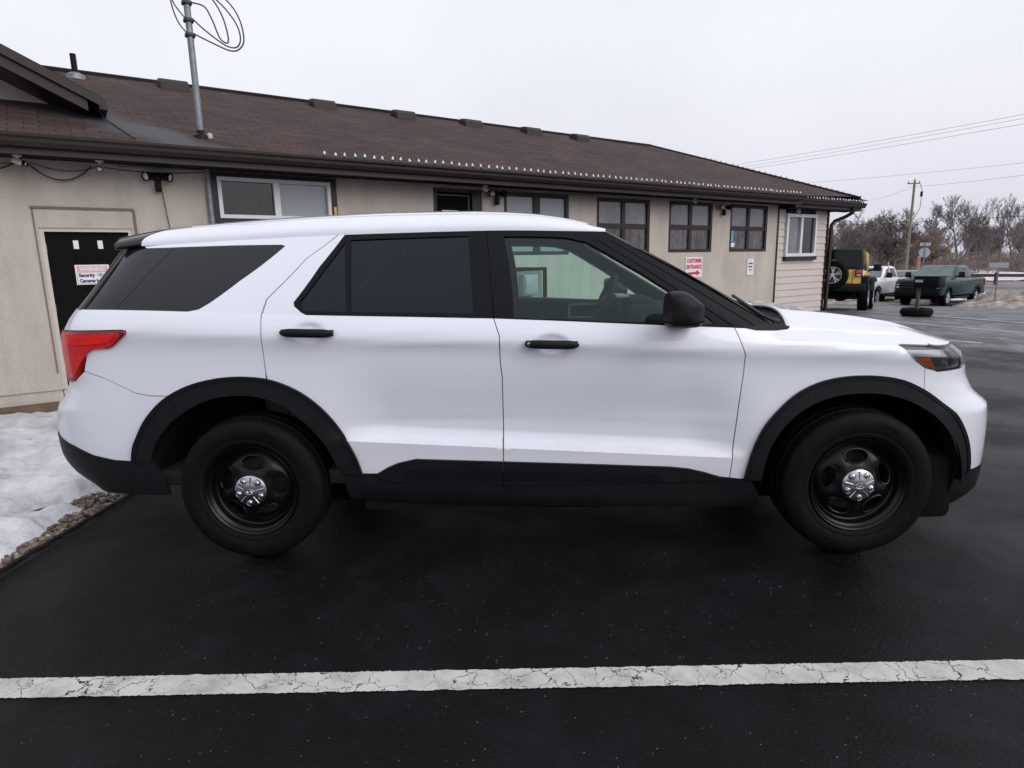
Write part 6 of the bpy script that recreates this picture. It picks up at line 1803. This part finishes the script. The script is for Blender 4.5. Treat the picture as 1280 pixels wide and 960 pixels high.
tree(1113, 66, 8.6, 8, 'dense brown-twigged tree behind the white pickup, left of the utility pole', 1, spread=1.0, r0=.15, dens=1.25, forks=3, minr=.012, low=.15)
tree(1150, 68, 6.2, 21, 'low russet spreading tree just right of the utility pole', 2, spread=1.1, r0=.12, dens=1.25, forks=3, upright=.2, minr=.012, low=.1)
tree(1228, 76, 9.6, 14, 'slim bare tree right of the tall forked one', 0, forks=2, spread=.6, r0=.14, upright=.8, minr=.012, dens=.72)
tree(1247, 74, 9.8, 17, 'straight bare tree behind the street sign', 0, spread=.55, r0=.15, upright=.9, minr=.012, dens=.72)
tree(1266, 71, 9.9, 25, 'bare tree with upright twigs near the right edge', 0, forks=2, spread=.6, r0=.15, upright=.85, minr=.012, dens=.72)
tree(1288, 70, 9.5, 31, 'bare tree cut off by the right edge of the view', 0, spread=.7, r0=.16, minr=.012, dens=.72)
tree(1083, 74, 9.2, 41, 'bare grey tree above the yellow off-roader roof', 0, forks=2, spread=.8, r0=.14, dens=1.1, minr=.012)
tree(1052, 72, 7.8, 47, 'bare tree beside the downspout corner of the building', 0, forks=2, spread=.85, r0=.13, dens=1.1, minr=.012)
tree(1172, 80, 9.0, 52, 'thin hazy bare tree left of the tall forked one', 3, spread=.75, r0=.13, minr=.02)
# undergrowth and the wood behind: one hazy mass of twigs
def wood():
    mb = MB(); rnd = random.Random(9)
    kinds = [tree_mesh(100+k, 8.0, spread=.9, levels=4, r0=.13, dens=.95, forks=2+k % 2, upright=.6, minr=.018) for k in range(4)]
    for k in range(40):
        px = rnd.uniform(985, 1400); D = rnd.uniform(84, 135); q = atD(px, D); sc = rnd.uniform(.75, 1.15)*D/105
        m = limbs_to_mb(kinds[k % 4], lambda l: True, Vector((0, 0, 0)), sc)
        a = rnd.uniform(0, 6.28); c, s = math.cos(a), math.sin(a)
        mb.add([(q.x+x*c-y*s, q.y+x*s+y*c, q.z+z) for x, y, z in m.v], m.f, False)
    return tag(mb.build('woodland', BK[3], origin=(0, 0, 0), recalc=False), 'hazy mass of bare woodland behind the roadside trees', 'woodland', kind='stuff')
wood()
def brush():
    mb = MB(); rnd = random.Random(19)
    for k in range(1500):
        px = rnd.uniform(1010, 1330); D = rnd.uniform(64, 84); q = atD(px, D)
        h = rnd.uniform(.7, 2.3)*(1.25 if rnd.random() < .2 else 1); a = rnd.uniform(0, 6.3); l = rnd.uniform(.1, .55)*h
        P = [q+Vector((0, 0, -.1)), q+Vector((math.cos(a)*l*.35, math.sin(a)*l*.35, h*.55)), q+Vector((math.cos(a)*l, math.sin(a)*l, h))]
        mb.tube(P, [.03, .022, .012], 3, caps=False, smooth=False)
        for j in range(3):
            b = a+rnd.uniform(-1.6, 1.6); s = P[1]+(P[2]-P[1])*rnd.random(); e = s+Vector((math.cos(b)*.4, math.sin(b)*.4, rnd.uniform(.2, .6)))*h*.35
            mb.tube([s, e], [.018, .01], 3, caps=False, smooth=False)
    return tag(mb.build('undergrowth', bark('brush_twigs', (.205, .168, .152), 0), origin=(0, 0, 0), recalc=False), 'brown leafless undergrowth along the edge of the wood', 'undergrowth', kind='stuff')
brush()
# ------------------------------------------------------------------ camera, light, sky
cam = bpy.data.cameras.new('camera'); co = bpy.data.objects.new('camera', cam); COL.objects.link(co)
rt = Vector((.99955636, .02318271, -.01869884)); up = Vector((.01389018, .19252181, .98119438)); fw = Vector((-.02634668, .98101881, -.19211439))
Mc = Matrix((rt, up, -fw)).transposed().to_4x4(); Mc.translation = Vector((1.40870965, -2.93032977, 1.4805217)); co.matrix_world = Mc
cam.sensor_width = 36; cam.lens = 36*780/1280; cam.clip_end = 5000; cam.clip_start = .05
scene.camera = co
SUN_EL, SUN_AZ = R(32), R(127)      # azimuth measured from +Y toward +X
sd = bpy.data.lights.new('sun', 'SUN'); so = bpy.data.objects.new('sun', sd); COL.objects.link(so)
d = Vector((math.sin(SUN_AZ)*math.cos(SUN_EL), math.cos(SUN_AZ)*math.cos(SUN_EL), math.sin(SUN_EL)))
so.rotation_euler = (-d).to_track_quat('-Z', 'Y').to_euler(); so.location = d*30
sd.energy = 1.45; sd.angle = R(50); sd.color = (1.0, .975, .95)
w = bpy.data.worlds.new('World'); scene.world = w; w.use_nodes = True
nt = w.node_tree; bg = nt.nodes['Background']; out = nt.nodes['World Output']
sky = N(nt, 'ShaderNodeTexSky'); sky.sky_type = 'NISHITA'; sky.sun_disc = False; sky.sun_elevation = SUN_EL; sky.sun_rotation = SUN_AZ; sky.dust_density = 4
hs = N(nt, 'ShaderNodeHueSaturation'); hs.inputs['Saturation'].default_value = .25; L(nt, sky.outputs[0], hs.inputs['Color']); L(nt, hs.outputs[0], bg.inputs[0]); bg.inputs[1].default_value = .05*.35
tc = N(nt, 'ShaderNodeTexCoord'); sx = N(nt, 'ShaderNodeSeparateXYZ'); L(nt, tc.outputs['Generated'], sx.inputs[0])
cr = ramp(nt, sx.outputs[2], [(.0, (.67, .67, .77)), (.10, (.75, .755, .85)), (.30, (.84, .855, .91)), (.55, (.84, .855, .91)), (1.0, (1.0, 1.01, 1.06))])
nz = N(nt, 'ShaderNodeTexNoise'); nz.inputs['Scale'].default_value = 2.2; nz.inputs['Detail'].default_value = 4; L(nt, tc.outputs['Generated'], nz.inputs['Vector'])
nr = ramp(nt, nz.outputs[0], [(.3, (.94, .94, .945)), (.7, (1.05, 1.05, 1.05))])
mu = N(nt, 'ShaderNodeMix', data_type='RGBA', blend_type='MULTIPLY'); mu.inputs[0].default_value = 1; L(nt, cr.outputs[0], mu.inputs[6]); L(nt, nr.outputs[0], mu.inputs[7])
b2 = N(nt, 'ShaderNodeBackground'); L(nt, mu.outputs[2], b2.inputs[0]); b2.inputs[1].default_value = 1.0
ad = N(nt, 'ShaderNodeAddShader'); L(nt, bg.outputs[0], ad.inputs[0]); L(nt, b2.outputs[0], ad.inputs[1]); L(nt, ad.outputs[0], out.inputs[0])
scene.view_settings.view_transform = 'Standard'; scene.view_settings.look = 'None'; scene.view_settings.exposure = 0
scene.render.resolution_x = 1024; scene.render.resolution_y = 768
scene.cycles.use_denoising = True
scene.cycles.max_bounces = 8; scene.cycles.transparent_max_bounces = 12
